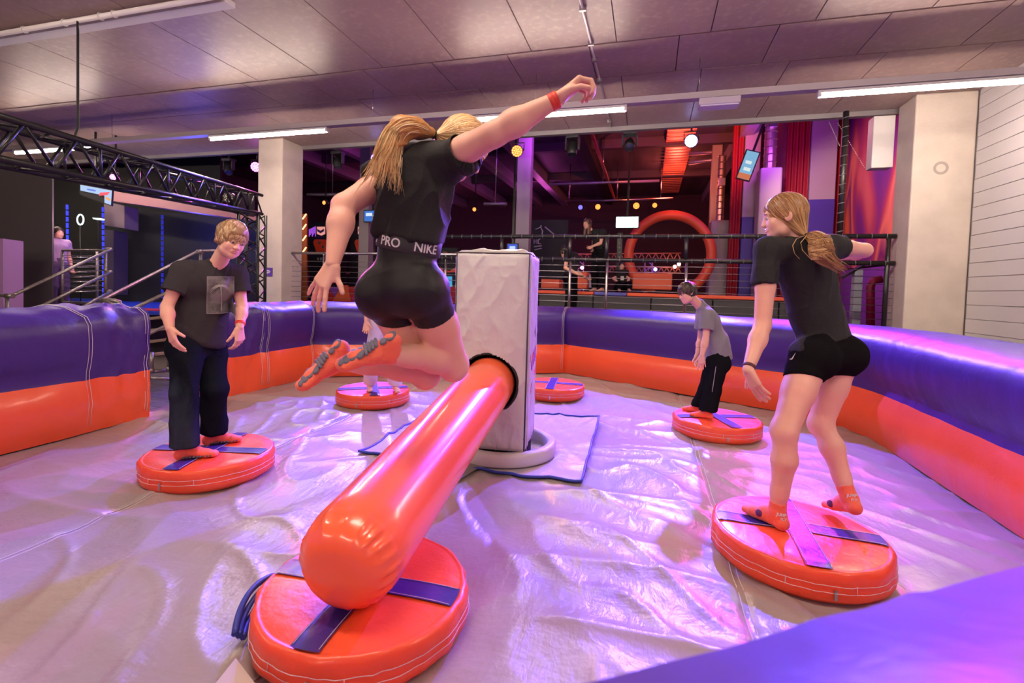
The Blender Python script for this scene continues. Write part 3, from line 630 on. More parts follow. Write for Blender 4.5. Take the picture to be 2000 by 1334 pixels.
# roof beams along Y
BEAM = mat('roof_beam', (0.38, 0.30, 0.40), 0.5); 
for i, x in enumerate((-4.76, -6.25, -2.29, -10.8, -13.2, -8.4, 2.6)):
    structure('beam', MB().box((x - 0.16, 9, 5.95), (x + 0.16, 27, 6.4)), BEAM if x != -2.29 else mat('beam_dark', (0.03, 0.02, 0.03), 0.6), None, 0.0)
for y in (12.5, 17, 21.5): structure('beam', MB().box((-20, y - 0.12, 6.1), (5.5, y + 0.12, 6.4)), mat('beam_dark2', (0.08, 0.05, 0.08), 0.6))
# slatted red-lit ceiling strip
sl = thing('slatted_ceiling_strip', (0.76, 15, 6.15), 'corrugated ceiling strip lit red and orange beside the blue stage lamp', 'ceiling panel')
SLM = mat('corrugated_sheet', (0.85, 0.28, 0.18), 0.35, metal=0.3)
y = 10.2; k = 0
while y < 25:
    o = part('slat', MB().box((0.33, y, 6.16), (1.19, y + 0.24, 6.2)), SLM, sl, 0.012); y += 0.36; k += 1
spot('strip_wash', (0.76, 12.5, 4.8), (0.76, 17.0, 6.2), (1.0, 0.18, 0.08), 900, 80)
spot('strip_wash', (0.76, 11.0, 5.0), (0.76, 12.2, 6.2), (1.0, 0.25, 0.12), 160, 100)
# hall columns
hc0 = thing('hall_column', (-3.62, 13.7, DZ), 'slim grey steel column in the hall under the orange show lamp', 'column')
x0, x1 = wy(1010, 400, 13.7)[0], wy(1036, 400, 13.7)[0]; part('shaft', MB().box((x0, 13.6, DZ), (x1, 13.9, 6.2)), mat('column_grey', (0.42, 0.36, 0.40), 0.5), hc0, 0.01); part('foot_plate', MB().box((x0 - 0.06, 13.54, DZ), (x1 + 0.06, 13.96, DZ + 0.03)), STEEL, hc0)
hc1 = thing('hall_column', (-9, 13.7, DZ), 'slim grey steel column in the hall hidden behind the jumping girl\'s elbow', 'column')
x0, x1 = wy(705, 400, 13.7)[0], wy(724, 400, 13.7)[0]; part('shaft', MB().box((x0, 13.6, DZ), (x1, 13.9, 6.2)), MATS['column_grey'], hc1, 0.01); part('foot_plate', MB().box((x0 - 0.06, 13.54, DZ), (x1 + 0.06, 13.96, DZ + 0.03)), STEEL, hc1)
# right wall: pilasters, drapes, ducts, mural
def onx(px, X=5.38): return min(wx(px, 480, X)[1], 26.6)
def wall_panel(name, pa, pb, z0, z1, m, lab, cat, X=5.38, th=0.1, bev=0.0, group=None):
    ya, yb = sorted((onx(pa, X), onx(pb, X))); return single(name, MB().box((X, ya, z0), (X + th, yb, z1)), m, lab, cat, group, bev)
BLUEW = mat('blue_paint', (0.07, 0.05, 0.35), 0.5); GREYW = mat('grey_paint', (0.42, 0.38, 0.40), 0.55)
YW = 15.8
structure('wall_hall_end', MB().box((wy(1425, 450, YW + .3)[0], YW + .3, 0), (5.5, YW + .5, 6.4)), mat('hall_side', (0.3, 0.05, 0.07), 0.6))
for (a, b, Y, ys, lab) in ((1577, 1627, YW, 390, 'wide grey and blue painted pilaster next to the mural'), (1448, 1478, YW, 424, 'grey and blue painted pilaster below the ceiling screen'), (1385, 1404, 17.5, 455, 'narrow grey and blue pilaster behind the slim duct, farthest in the hall')):
    x0, x1 = wy(a, 450, Y)[0], wy(b, 450, Y)[0]; zs = wy(a, ys, Y)[2]; t = thing('pilaster', ((x0 + x1) / 2, Y, DZ), lab, 'pilaster', 'pilasters on the hall wall')
    part('upper_panel', MB().box((x0, Y, zs), (x1, Y + .28, 6.38)), GREYW, t, 0.01); part('lower_panel', MB().box((x0, Y - .02, DZ), (x1, Y + .28, zs)), BLUEW, t, 0.01)
RED = mat('red_drape', (0.34, 0.015, 0.025), 0.6)
for (a, b, lab) in ((1530, 1575, 'broad dark red drape between silver duct and grey pilaster'), (1425, 1447, 'dark red drape strip beside the ceiling screen'), (1629, 1641, 'narrow red drape edge next to the black net post')):
    x0, x1 = wy(a, 450, YW)[0], wy(b, 450, YW)[0]; o = part('drape', MB().grid(lambda u, v: (x0 + (x1 - x0) * u, YW + .12 + .05 * math.sin(u * (x1 - x0) * 40), DZ + 5.8 * v), 50, 4), RED, None); tag(o, lab, 'drape', 'red drapes on the hall wall')
def duct(px, ptop, pbot, zc_x, r, lab, box):
    Y = 15.1 if px > 1500 else 16.9; r = r * .68; q_ = wy(px, ptop, Y); x = q_[0]; z1 = q_[2]; z0 = wy(px, pbot, Y)[2]; t = thing('ventilation_duct', (x, Y, z0), lab, 'duct', 'silver ducts on the hall wall')
    mb = MB(); prof = []; h = 0
    while h < z1 - z0: prof += [(r, h), (r, h + 0.17), (r + 0.018, h + 0.19), (r, h + 0.21)]; h += 0.21
    mb.lathe(prof, (x, Y, z0), (0, 0, 1), 20, False); part('spiral_pipe', mb, mat('duct_silver', (0.62, 0.56, 0.50), 0.3, metal=0.9), t, fix=False)
    if box: part('duct_box', MB().box((x - 0.28, Y - 0.28, box), (x + 0.28, Y + 0.28, z0)), GREYW, t, 0.05)
    part('damper_box', MB().box((x - 0.1, Y - r - 0.1, z0 + 1.1), (x + 0.1, Y - r + 0.02, z0 + 1.35)), STEEL, t, 0.01)
duct(1508, 226, 331, 0, 0.23, 'tall silver spiral duct on a grey box right of the ceiling screen', DZ)
duct(1411, 305, 432, 0, 0.17,  'slim silver spiral duct rising behind the orange arch', DZ)
pp_ = MB()
for z_, x2 in ((5.5, 4.6), (4.9, 4.3)):
    Y = 17.9; pp_.tube([tuple(wy(1345, 300 if z_ > 5 else 318, Y)), tuple(wy(1405 if z_ > 5 else 1392, 296 if z_ > 5 else 312, Y)), tuple(wy(1412 if z_ > 5 else 1398, 305 if z_ > 5 else 320, Y)), tuple(wy(1412 if z_ > 5 else 1398, 500, Y) * [1, 1, 0] + [0, 0, DZ])], 0.07, 10)
single('heating_pipes', pp_, mat('pipe_mauve', (0.35, 0.28, 0.38), 0.35, metal=0.5), 'bent metal pipe run below the hall ceiling by the blue lamp', 'pipe')
# mural: purple ground with orange and pink blades
mu = bpy.data.materials.new('mural_print'); mu.use_nodes = True; nt_ = mu.node_tree; b_ = nt_.nodes['Principled BSDF']; b_.inputs['Roughness'].default_value = 0.5
tc_ = nt_.nodes.new('ShaderNodeTexCoord'); mp_ = nt_.nodes.new('ShaderNodeMapping'); mp_.inputs['Rotation'].default_value = (0.45, 0, 0); mp_.inputs['Scale'].default_value = (1, 0.8, 0.30); wv = nt_.nodes.new('ShaderNodeTexNoise'); wv.inputs['Scale'].default_value = 0.75; wv.inputs['Detail'].default_value = 1.5; wv.inputs['Distortion'].default_value = 0.5
rp = nt_.nodes.new('ShaderNodeValToRGB'); cr_ = rp.color_ramp; cr_.elements[0].position = 0.36; cr_.elements[0].color = (0.10, 0.02, 0.22, 1); cr_.elements[1].position = 0.70; cr_.elements[1].color = (0.80, 0.18, 0.05, 1)
for ps, cl in ((0.44, (0.22, 0.03, 0.20, 1)), (0.49, (0.45, 0.06, 0.10, 1)), (0.54, (0.80, 0.22, 0.14, 1)), (0.60, (0.20, 0.02, 0.15, 1))): e_1 = cr_.elements.new(ps); e_1.color = cl
nt_.links.new(tc_.outputs['Object'], mp_.inputs[0]); nt_.links.new(mp_.outputs[0], wv.inputs['Vector']); nt_.links.new(wv.outputs['Fac'], rp.inputs[0]); nt_.links.new(rp.outputs[0], b_.inputs['Base Color'])
wall_panel('mural_panel', 1646, 1790, 2.05, 6.38, mu, 'large purple and orange abstract mural behind the black net post', 'mural', 5.36, 0.06)
wall_panel('purple_wall_panel', 1640, 1790, DZ, 2.0, mat('purple_paint', (0.22, 0.05, 0.40), 0.5), 'plain purple wall panel below the mural', 'wall panel', 5.34, 0.06)
spot('mural_wash', (2.6, 12.5, 4.8), (5.4, 14.8, 3.2), (1.0, 0.55, 0.5), 420, 90)
spot('mural_wash', (3.4, 17, 5.0), (5.4, 19.0, 3.0), (1.0, 0.45, 0.45), 380, 100)
# goods by the right end: striped locker column and black frame
sc_t = thing('display_stand', (3.3, 10.2, DZ), 'grey narrow stand with a tilted black top beside the pale column, behind the cables', 'stand')
x0 = wy(1664, 560, 10.2)[0]; x1 = wy(1680, 560, 10.2)[0]
for k in range(9): part('stand_panel', MB().box((x0, 10.1, DZ + k * 0.13), (x1, 10.25, DZ + k * 0.13 + 0.12)), mat('stand_grey', (0.40, 0.45, 0.50), 0.4), sc_t, 0.006)
a_ = wy(1645, 545, 10.1); b2 = wy(1690, 520, 10.1); part('tilted_top', MB().prism([tuple(a_), tuple(b2), (b2[0] + 0.05, b2[1] + 0.25, b2[2] + 0.03), (a_[0] + 0.05, a_[1] + 0.25, a_[2] + 0.03)], (0, 0, 1), 0.04), BLACK, sc_t)
single('red_padded_post', MB().tube([tuple(wy(1700, 640, 10.6)), tuple(wy(1700, 560, 10.6)), tuple(wy(1706, 548, 10.6)), tuple(wy(1722, 545, 10.6))], 0.07, 12), mat('dark_red_pad', (0.30, 0.01, 0.06), 0.4), 'dark red padded bent post behind the cables near the pale column', 'padded post')
# ceiling-hung screens
def screen(px0, py0, px1, py1, Y, lab, col=(0.75, 1.0, 0.95), e=4.0, tilt=0.0, stripes=None, name='hanging_screen', drop=0.4):
    p0 = wy(px0, py0, Y); p1 = wy(px1, py1, Y); x0, x1, z1, z0 = p0[0], p1[0], p0[2], p1[2]; t = thing(name, ((x0 + x1) / 2, Y, z0), lab, 'screen', 'screens in the hall'); drop = 6.42 - z1
    M = Matrix.Translation(((x0 + x1) / 2, Y, (z0 + z1) / 2)) @ Matrix.Rotation(tilt, 4, 'Y'); w, h = (x1 - x0) / 2, (z1 - z0) / 2
    part('bezel', MB().box((-w - .03, 0, -h - .03), (w + .03, .06, h + .03), M), BLACK, t, 0.005)
    part('display', MB().box((-w, -.006, -h), (w, 0.0, h), M), emat('screen_%d' % len(MATS), col, e), t)
    if stripes:
        for (a, b, c, d, cl) in stripes: part('picture', MB().box((-w + 2 * w * a, -.009, -h + 2 * h * b), (-w + 2 * w * c, -.006, -h + 2 * h * d), M), emat('pic_%d' % len(MATS), cl, e), t)
    part('mount', MB().box((-.03, .02, h), (.03, .05, h + drop), M), BLACK, t); return t
screen(1204, 424, 1246, 444, 15, 'lit white screen hanging beside the orange arch', drop=0.25)
screen(1450, 296, 1472, 350, 14, 'tilted screen with blue and orange picture hanging before the red drape', (0.25, 0.5, 0.75), 0.9, 0.30, [(0, 0, 1, .2, (0.7, .2, .1)), (.25, .3, .8, .42, (.8, .9, .9)), (.2, .55, .7, .66, (.8, .9, .9))], drop=1.2)
screen(712, 412, 742, 432, 13, 'screen with blue lettering picture behind the jumping girl\'s back', (0.05, 0.15, 0.5), 1.2, 0, [(.1, .5, .5, .8, (.6, .7, .9)), (.55, .15, .9, .6, (.8, .6, .3))])
screen(992, 477, 1010, 490, 13, 'small blue screen low beside the slim column above the tower', (0.05, 0.10, 0.55), 1.2, 0, [(.2, .3, .8, .7, (.5, .6, .9))], drop=0.1)
# conduits and wires in the hall
cw = thing('lighting_bar', (-1, 20, 4.9), 'long thin lighting bar hanging above the orange stage lights', 'lighting bar')
p0, p1 = wy(1105, 393, 20), wy(1315, 388, 20); part('bar', MB().tube([tuple(p0), tuple(p1)], 0.05, 8), STEEL, cw)
for px in (1112, 1205, 1290): q = wy(px, 390, 20); part('wire', MB().tube([tuple(q), (q[0], 20, 6.4)], 0.02, 5), STEEL, cw)
for i, (a, b, Y, lab) in enumerate([((1073, 360), (1288, 353), 16, 'mauve horizontal service pipe under the hall ceiling'), ((945, 398), (990, 398), 14, 'short metal bar hanging by the slim column'), ((600, 380), (700, 380), 13, 'thin bar hanging above the boxing machines')]):
    p0, p1 = wy(*a, Y), wy(*b, Y); t = thing('hanging_bar', tuple((p0 + p1) / 2), lab, 'bar'); part('bar', MB().tube([tuple(p0), tuple(p1)], 0.045, 8), MATS['pipe_mauve'], t); part('wire', MB().tube([tuple((p0 + p1) / 2), ((p0[0] + p1[0]) / 2, Y, 6.4)], 0.012, 5), STEEL, t)
single('sloping_red_pipe', MB().tube([tuple(wy(1155, 258, 12)), tuple(wy(1200, 388, 20))], 0.05, 8), mat('pipe_red', (0.6, 0.08, 0.08), 0.4), 'thin red pipe running down from the beam to the lighting bar', 'pipe')
# ================================================================ STAGE LAMPS
def lens_dots(mb, c, ax, R, rings=((0, 1), (0.4, 6), (0.8, 12)), r=0.16):
    axv = Vector(ax).normalized(); u = axv.orthogonal().normalized(); w = axv.cross(u)
    for (rr, n) in rings:
        for k in range(n):
            a = 2 * math.pi * k / n; p = Vector(c) + (u * math.cos(a) + w * math.sin(a)) * rr * R; mb.lathe([(0.0, 0.012), (r * R, 0.01), (r * R, 0.0)], p, axv, 8)
def par(px, py, Y, col, e, lab, R=0.105, aimv=(0, -1, -0.12), on=True, top=4.06, point_y=None):
    c = Vector(wy(px, py, Y)); t = thing('stage_lamp', tuple(c), lab, 'stage lamp', 'round stage lamps'); a = Vector(aimv).normalized()
    part('body', MB().lathe([(0.0, -0.16), (R * .75, -0.15), (R, -0.08), (R * 1.06, 0.02), (R, 0.035), (R * .97, 0.02)], c, a, 24), BLACK, t)
    d = MB(); lens_dots(d, c + a * 0.02, a, R); part('lens', d, emat('lamp_%s' % lab[:9], col, e) if on else mat('lens_grey', (0.5, 0.45, 0.4), 0.2), t)
    part('reflector', MB().lathe([(0, 0.012), (R * .97, 0.014)], c, a, 24), emat('lampd_%s' % lab[:9], col, e * 0.3) if on else BLACK, t, fix=False)
    u = a.cross(Vector((0, 0, 1))).normalized(); part('yoke', MB().tube([tuple(c + u * R * 1.1 - a * .05), tuple(c + u * R * 1.15 - a * .05 + Vector((0, 0, R * 1.4))), tuple(c - u * R * 1.15 - a * .05 + Vector((0, 0, R * 1.4))), tuple(c - u * R * 1.1 - a * .05)], 0.01, 6), BLACK, t)
    if top: part('clamp', MB().tube([tuple(c - a * .05 + Vector((0, 0, R * 1.4))), (c.x, c.y - a.y * .05, top)], 0.018, 8), BLACK, t)
    return t
par(1350, 275, 8.75, (0.35, 0.4, 1.0), 11, 'blue-white lit stage lamp under the beam right of the slatted strip', aimv=(-0.1, -1, -0.5))
par(735, 310, 8.75, (0.35, 0.3, 1.0), 11, 'violet-blue lit stage lamp seen through the ponytail', aimv=(0.3, -1, -0.5))
par(1010, 295, 8.75, (1.0, 0.33, 0.08), 3.2, 'orange lit stage lamp under the beam beside the raised arm', aimv=(0.1, -1, -0.35))
par(500, 326, 8.75, (0.85, 0.15, 1.0), 8, 'magenta lit stage lamp half hidden by the column with the purple sign', aimv=(0.4, -1, -0.3))
par(222, 346, 7.2, (0.9, 0.2, 1.0), 8, 'magenta lit stage lamp behind the black lattice truss', R=0.06, aimv=(0.5, -1, -0.3), top=4.06)
for (px, py, c, lab, R) in ((1134, 405, (0.15, 0.12, 1.0), 'small blue stage lamp on the far lighting bar', .11), (1168, 404, (1, .28, .05), 'far orange stage lamp above the woman in black', .13), (1243, 402, (1, .28, .05), 'far orange stage lamp above the white screen, the biggest on the bar', .15), (1279, 401, (1, .28, .05), 'far orange stage lamp above the orange arch', .11)):
    par(px, py, 20, c, 3.4, lab, R=R * .85, aimv=(-0.2, -1, -0.15), top=4.9)
for (px, py, Y, lab) in ((634, 396, 12.6, 'small warm lamp above the boxing machines'), (927, 409, 14, 'small orange lamp left of the slim hall column')): par(px, py, Y, (1, .3, .06), 3, lab, R=.06, top=6.4)
def moving_head(px, py, lab, Y=8.75, tilt=0.3, pan=0.0):
    c = Vector(wy(px, py, Y)); t = thing('moving_head_lamp', tuple(c), lab, 'stage lamp', 'unlit moving head lamps under the beam')
    part('base', MB().box((c.x - .12, c.y - .1, c.z + .10), (c.x + .12, c.y + .1, c.z + .17)), BLACK, t, 0.02)
    part('clamp', MB().tube([(c.x, c.y, c.z + .17), (c.x, c.y, 4.06)], 0.02, 8), BLACK, t)
    for s in (-1, 1): part('yoke_arm', MB().box((c.x + s * .115 - .018, c.y - .045, c.z - .10), (c.x + s * .115 + .018, c.y + .045, c.z + .12)), BLACK, t, 0.012)
    a = Vector((math.sin(pan), -math.cos(pan) * math.sin(tilt), -math.cos(tilt))); cc_ = c + Vector((0, 0, -.05))
    part('head', MB().lathe([(0.0, -.13), (.06, -.13), (.085, -.06), (.092, .06), (.085, .13), (.07, .15), (.065, .13)], cc_, a, 20), BLACK, t); part('lens', MB().lathe([(0, .14), (.066, .135)], cc_, a, 20), mat('dark_glass', (0.02, 0.02, 0.03), 0.05, spec=0.8), t, fix=False)
moving_head(1118, 283, 'unlit moving head lamp under the beam above the woman in black', tilt=0.2); moving_head(1230, 276, 'unlit moving head lamp under the beam left of the slatted strip', tilt=0.9)
moving_head(660, 312, 'unlit moving head lamp right of the column with the purple sign', tilt=0.7, pan=0.4); moving_head(447, 325, 'unlit moving head lamp behind the truss corner', tilt=0.6, pan=0.5)
# ================================================================ PLATFORM WITH ARCH
pf = thing('foam_pit_platform', (0, 11, DZ), 'long dark platform with orange padded edge behind the cable railing', 'platform')
PO_ = mat('pad_orange', (0.90, 0.13, 0.05), 0.45)
zt = 1.19
x = -2.35; k = 0
while x < 3.2:
    part('front_panel', MB().box((x, 10.45, DZ), (min(x + 1.2, 3.3) - 0.02, 10.52, zt - 0.07)), mat('charcoal_panel', (0.045, 0.042, 0.045), 0.45), pf, 0.01); x += 1.2
part('front_panel_back', MB().box((-2.35, 10.53, DZ), (3.3, 14.6, zt - 0.1)), BLACKM, pf)
part('edge_pad', MB().box((-2.4, 10.38, zt - 0.075), (-1.15, 10.75, zt)), PO_, pf, 0.02); part('edge_pad', MB().box((-0.45, 10.38, zt - 0.075), (3.35, 10.75, zt)), PO_, pf, 0.02)
part('blue_edge_pad', MB().box((-1.14, 10.38, zt - 0.075), (-0.46, 10.75, zt)), mat('pad_blue', (0.10, 0.10, 0.45), 0.45), pf, 0.02); part('deck', MB().box((-2.4, 10.75, zt - 0.06), (3.35, 14.6, zt - 0.01)), mat('deck_dark', (0.05, 0.03, 0.08), 0.4), pf)
structure('kerb', MB().box((-1.0, 8.6, DZ), (1.1, 8.75, 0.86)), mat('kerb_orange', (0.9, 0.30, 0.12), 0.5))
def foam(px0, py0, px1, py1, Y, lab, m=PO_, dep=0.6):
    p0, p1 = wy(px0, py0, Y), wy(px1, py1, Y); single('foam_block', MB().box((p0[0], Y, p1[2]), (p1[0], Y + dep, p0[2])), m, lab, 'foam block', 'orange foam blocks beyond the railing', 0.02)
foam(1236, 533, 1312, 567, 12.9, 'large orange foam block standing before the orange arch'); foam(1128, 531, 1146, 564, 12.9, 'narrow orange foam block beside the woman in black'); foam(1057, 545, 1092, 564, 12.9, 'low orange foam block just right of the grey tower')
foam(1150, 536, 1164, 562, 13.1, 'small pale lilac foam wedge at the feet of the woman in black', mat('foam_lilac', (0.5, 0.4, 0.6), 0.5), 0.3)
ar = thing('inflatable_arch', (0.55, 16, 1.15), 'large round orange inflatable ring arch standing in the hall', 'arch'); c = Vector((0.55, 16, 2.42)); R_, r_ = 1.24, 0.15
part('ring', MB().tube([(c.x + R_ * math.cos(a), 16, c.z + R_ * math.sin(a)) for a in np.linspace(-1.25, math.pi + 1.25, 80)], r_, 18), PO_, ar)
for s in (-1, 1):
    part('foot', MB().box((c.x + s * 0.42 - .2, 15.8, DZ), (c.x + s * 0.42 + .2, 16.2, 1.26)), BLACKM, ar, 0.02)
# low lattice trusses on the far side
def truss_beam(P, Q, s, r, n, m, parent, up=(0, 0, 1), name='chord'):
    P, Q = Vector(P), Vector(Q); a = (Q - P).normalized(); u = a.cross(Vector(up)).normalized(); w = u.cross(a).normalized(); cs = [(-1, -1), (1, -1), (1, 1), (-1, 1)]; h = s / 2
    for (i, j) in cs: part('chord', MB().tube([tuple(P + u * i * h + w * j * h), tuple(Q + u * i * h + w * j * h)], r, 8), m, parent)
    for f in range(4):
        (i0, j0), (i1, j1) = cs[f], cs[(f + 1) % 4]
        for k in range(n):
            t0, t1 = k / n, (k + 1) / n; A = P.lerp(Q, t0) + u * i0 * h + w * j0 * h; B = P.lerp(Q, (t0 + t1) / 2) + u * i1 * h + w * j1 * h; C_ = P.lerp(Q, t1) + u * i0 * h + w * j0 * h
            part('diagonal', MB().tube([tuple(A), tuple(B)], r * .5, 6), m, parent); part('diagonal', MB().tube([tuple(B), tuple(C_)], r * .5, 6), m, parent)
TM = mat('truss_warm', (0.55, 0.30, 0.25), 0.35, metal=0.6)
ft = thing('far_lattice_truss', (-1, 21, 1.5), 'low lattice truss glinting red far behind the railing', 'truss')
def truss_join(P, Q, s, r, n):
    mb = MB(); P, Q = Vector(P), Vector(Q); a = (Q - P).normalized(); up = Vector((0, 1, 0)); u = a.cross(up).normalized(); h = s / 2
    for i in (-1, 1): mb.tube([tuple(P + u * i * h), tuple(Q + u * i * h)], r, 6)
    for k in range(n): mb.tube([tuple(P.lerp(Q, k / n) + u * h * (1 if k % 2 else -1)), tuple(P.lerp(Q, (k + 1) / n) + u * h * (-1 if k % 2 else 1))], r * .7, 5)
    return mb
part('truss_beam', truss_join(wy(1065, 503, 21), wy(1330, 501, 21), .28, .03, 40), TM, ft); part('truss_beam', truss_join(wy(1190, 526, 21), wy(1330, 528, 21), .22, .03, 26), TM, ft)
for px in (1074, 1133, 1267): part('truss_leg', truss_join(wy(px, 506, 21), wy(px, 556, 21) * [1, 1, 0] + [0, 0, DZ], .3, .03, 8), mat('truss_violet', (0.5, 0.35, 0.9), 0.4, metal=0.5), ft)
for (px, py, c_, lb_) in ((1120, 518, (1, .25, .08), 'tiny glowing red lamp on the far truss just left of the woman in black'), (1137, 523, (1, .2, .5), 'tiny glowing pink lamp low behind the woman in black'), (1318, 521, (1, .2, .15), 'tiny glowing red lamp low inside the right of the arch'), (1326, 516, (1, .3, .2), 'tiny glowing salmon lamp topmost inside the right of the arch'), (1060, 540, (.3, .1, 1), 'tiny glowing violet lamp beside the grey tower'), (1280, 526, (.2, .15, 1), 'tiny glowing blue lamp above the big orange foam block')):
    p = wy(px, py, 20.6); o = single('floor_lamp', MB().lathe([(0, -.07), (.05, -.05), (.07, 0), (.05, .05), (0, .07)], tuple(p), (0, 0, 1), 10), emat('glow_%d' % px, c_, 30), lb_, 'lamp', 'tiny lamps on the far truss')
tp = thing('perforated_black_post', (-1.1, 14, DZ), 'black perforated upright between the woman in black and the arch', 'post')
pa_, pb_ = wy(1211, 455, 14), wy(1211, 560, 14); pb_[2] = 1.18; part('upright', MB().box((pa_[0] - .07, 14, pb_[2]), (pa_[0] + .07, 14.08, pa_[2])), BLACK, tp)
hb_ = MB(); z = pb_[2] + .1
while z < pa_[2] - .05: hb_.lathe([(0, 0.004), (.018, 0.004)], (pa_[0], 13.997, z), (0, -1, 0), 8); z += .13
part('holes', hb_, mat('hole_grey', (.3, .25, .3), .5), tp, fix=False)
# dark poster wall with pale drawings, left of the man
dw = thing('poster_wall', (-3, 15, DZ), 'black wall with faint white figure drawings beside the slim hall column', 'wall panel'); p0, p1 = wy(1036, 430, 15), wy(1105, 565, 15)
part('board', MB().box((p0[0], 15, DZ), (p1[0], 15.1, p0[2])), BLACKM, dw); dm = mat('drawing_white', (0.5, 0.45, 0.55), 0.6)
def strokes(pts_list, Y, w, m, parent, name='drawing'):
    for pts in pts_list: part(name, MB().tube([tuple(wy(x, y, Y)) for x, y in pts], w, 4), m, parent)
strokes([[(1046, 448), (1056, 444), (1060, 452), (1056, 465), (1050, 470)], [(1056, 444), (1057, 440)], [(1064, 443), (1082, 458)], [(1043, 468), (1043, 476), (1048, 468), (1048, 476)], [(1051, 468), (1051, 476), (1056, 476)], [(1043, 482), (1058, 480)], [(1044, 488), (1058, 485)]], 14.98, .018, dm, dw)
# ================================================================ ARCADE CORNER behind the left hand
def boxing_machine(px, lab):
    Y = 14.5; t = thing('boxing_machine', tuple(wy(px, 580, Y)), lab, 'arcade machine', 'arcade boxing machines'); P = lambda x, y, dy=0: tuple(wy(px + x, y, Y + dy)); 
    G0 = lambda x: (P(x, 500)[0], Y, DZ)
    part('cabinet', MB().prism([G0(-24), P(-24, 440), P(-18, 432), P(18, 432), P(26, 445), G0(26)], (0, 1, 0), 0.7), mat('arcade_black', (0.015, 0.012, 0.02), 0.3), t, 0.02)
    part('screen', MB().prism([P(-8, 457), P(-8, 443), P(7, 443), P(7, 457), P(0, 460)], (0, -1, 0), 0.03), emat('arcade_red', (0.9, 0.35, 0.30), 0.9), t)
    part('chevron', MB().prism([P(-7, 452), P(-7, 447), P(-1, 451), P(6, 447), P(6, 452), P(-1, 456)], (0, -1, 0), 0.04), mat('arcade_navy', (0.05, 0.03, 0.12), 0.4), t)
    tg = part('punch_panel', MB().prism([P(-14, 474), P(-11, 468), P(9, 468), P(13, 474), P(9, 492), P(4, 497), P(-5, 497), P(-9, 490)], (0, -1, 0), 0.08), mat('arcade_bag', (0.75, 0.06, 0.02), 0.4), t, 0.02)
    for (dx, dy) in ((-4, 474), (3, 482)): part('gauge', MB().lathe([(0, .012), (.05, .012), (.055, 0)], P(dx, dy, -.085), (0, -1, 0), 14), mat('gauge_dark', (0.08, 0.07, 0.08), 0.3), tg)
    for k in range(3): part('label_mark', MB().prism([P(-8 + k * 6, 508), P(-8 + k * 6, 504 - k % 2), P(-5 + k * 6, 503), P(-5 + k * 6, 508)], (0, -1, 0), 0.02), mat('mark_grey', (.35, .33, .4), .5), t)
boxing_machine(628, 'black boxing machine with red punch panel nearer the concrete column'); boxing_machine(708, 'black boxing machine with red punch panel nearer the jumping girl')
Y = 14.3; nl = MB()
for k in range(7): nl.tube([tuple(wy(604 + k * 2.0, 448 - k, Y)), tuple(wy(604 + k * 2.0, 462 - (k % 3) * 3, Y))], .012, 4)
single('zigzag_neon', nl, emat('neon_violet', (0.35, 0.08, 0.7), 1.6), 'violet zigzag neon sign beside the boxing machine', 'neon sign')
gl = thing('glowing_slat_panel', tuple(wy(594, 560, 12.5)), 'narrow orange lit panel with slanted light bars at the concrete column edge', 'light panel'); part('backing', MB().prism([(wy(590, 505, 12.6)[0], 12.6, DZ), (wy(599, 505, 12.6)[0], 12.6, DZ)] + [tuple(wy(x, y, 12.6)) for x, y in ((599, 418), (590, 418))], (0, 1, 0), .05), mat('amber_panel', (.55, .14, .04), .5), gl)
for y in (428, 448, 470, 493): part('light_bar', MB().tube([tuple(wy(591, y, 12.5)), tuple(wy(598, y - 10, 12.5))], .02, 6), emat('amber_bar', (1, .45, .2), 3.5), gl)
# colourful triangle barrier
tb_ = thing('triangle_barrier', tuple(wy(680, 588, 13)), 'low barrier painted with red, orange and magenta triangles beyond the cables', 'barrier'); Y = 13.0
part('board', MB().prism([(wy(630, 582, Y)[0], Y, DZ), (wy(890, 588, Y)[0], Y, DZ), tuple(wy(890, 560, Y)), tuple(wy(630, 560, Y))], (0, 1, 0), .1), mat('barrier_red', (.55, .02, .03), .5), tb_)
for (P3, mn, c_) in (([(650, 588), (668, 557), (680, 557), (685, 588)], 'bar_orange', (.9, .14, .04)), ([(640, 560), (664, 560), (655, 580)], 'bar_violet', (.25, .05, .5)), ([(686, 588), (694, 572), (704, 588)], 'bar_magenta', (.6, .02, .35)), ([(690, 560), (712, 560), (700, 580)], 'bar_orange', (.9, .14, .04))):
    part('triangle', MB().prism([tuple(wy(x, y, Y - .01)) for x, y in P3], (0, -1, 0), .012), mat(mn, c_, .5), tb_)
# prize boards between girl and tower
pz = thing('prize_display', tuple(wy(875, 580, 13.2)), 'dark display with red triangles and round gauges between girl and tower', 'display')
part('board', MB().prism([(wy(858, 590, 13.3)[0], 13.3, DZ), (wy(893, 590, 13.3)[0], 13.3, DZ)] + [tuple(wy(x, y, 13.3)) for x, y in ((893, 484), (858, 484))], (0, 1, 0), .2), BLACKM, pz)
for (P3, c_) in (([(860, 500), (872, 492), (880, 498)], 1), ([(860, 522), (878, 530), (892, 521), (892, 532), (862, 532)], 1), ([(880, 497), (892, 493), (892, 500)], 1)): part('triangle', MB().prism([tuple(wy(x, y, 13.25)) for x, y in P3], (0, -1, 0), .02), mat('tri_red', (.7, .08, .04), .5), pz)
for (x, y) in ((867, 494), (881, 497), (869, 527)): part('gauge', MB().lathe([(0, .01), (.05, .01), (.06, 0)], tuple(wy(x, y, 13.2)), (0, -1, 0), 14), MATS['gauge_dark'], pz)
part('blue_poster', MB().prism([tuple(wy(x, y, 13.22)) for x, y in ((872, 574), (883, 574), (883, 540), (872, 540))], (0, -1, 0), .01), emat('poster_cyan_glow', (.1, .45, .8), .8), pz)  # glow is put into the poster's material; it is no lamp
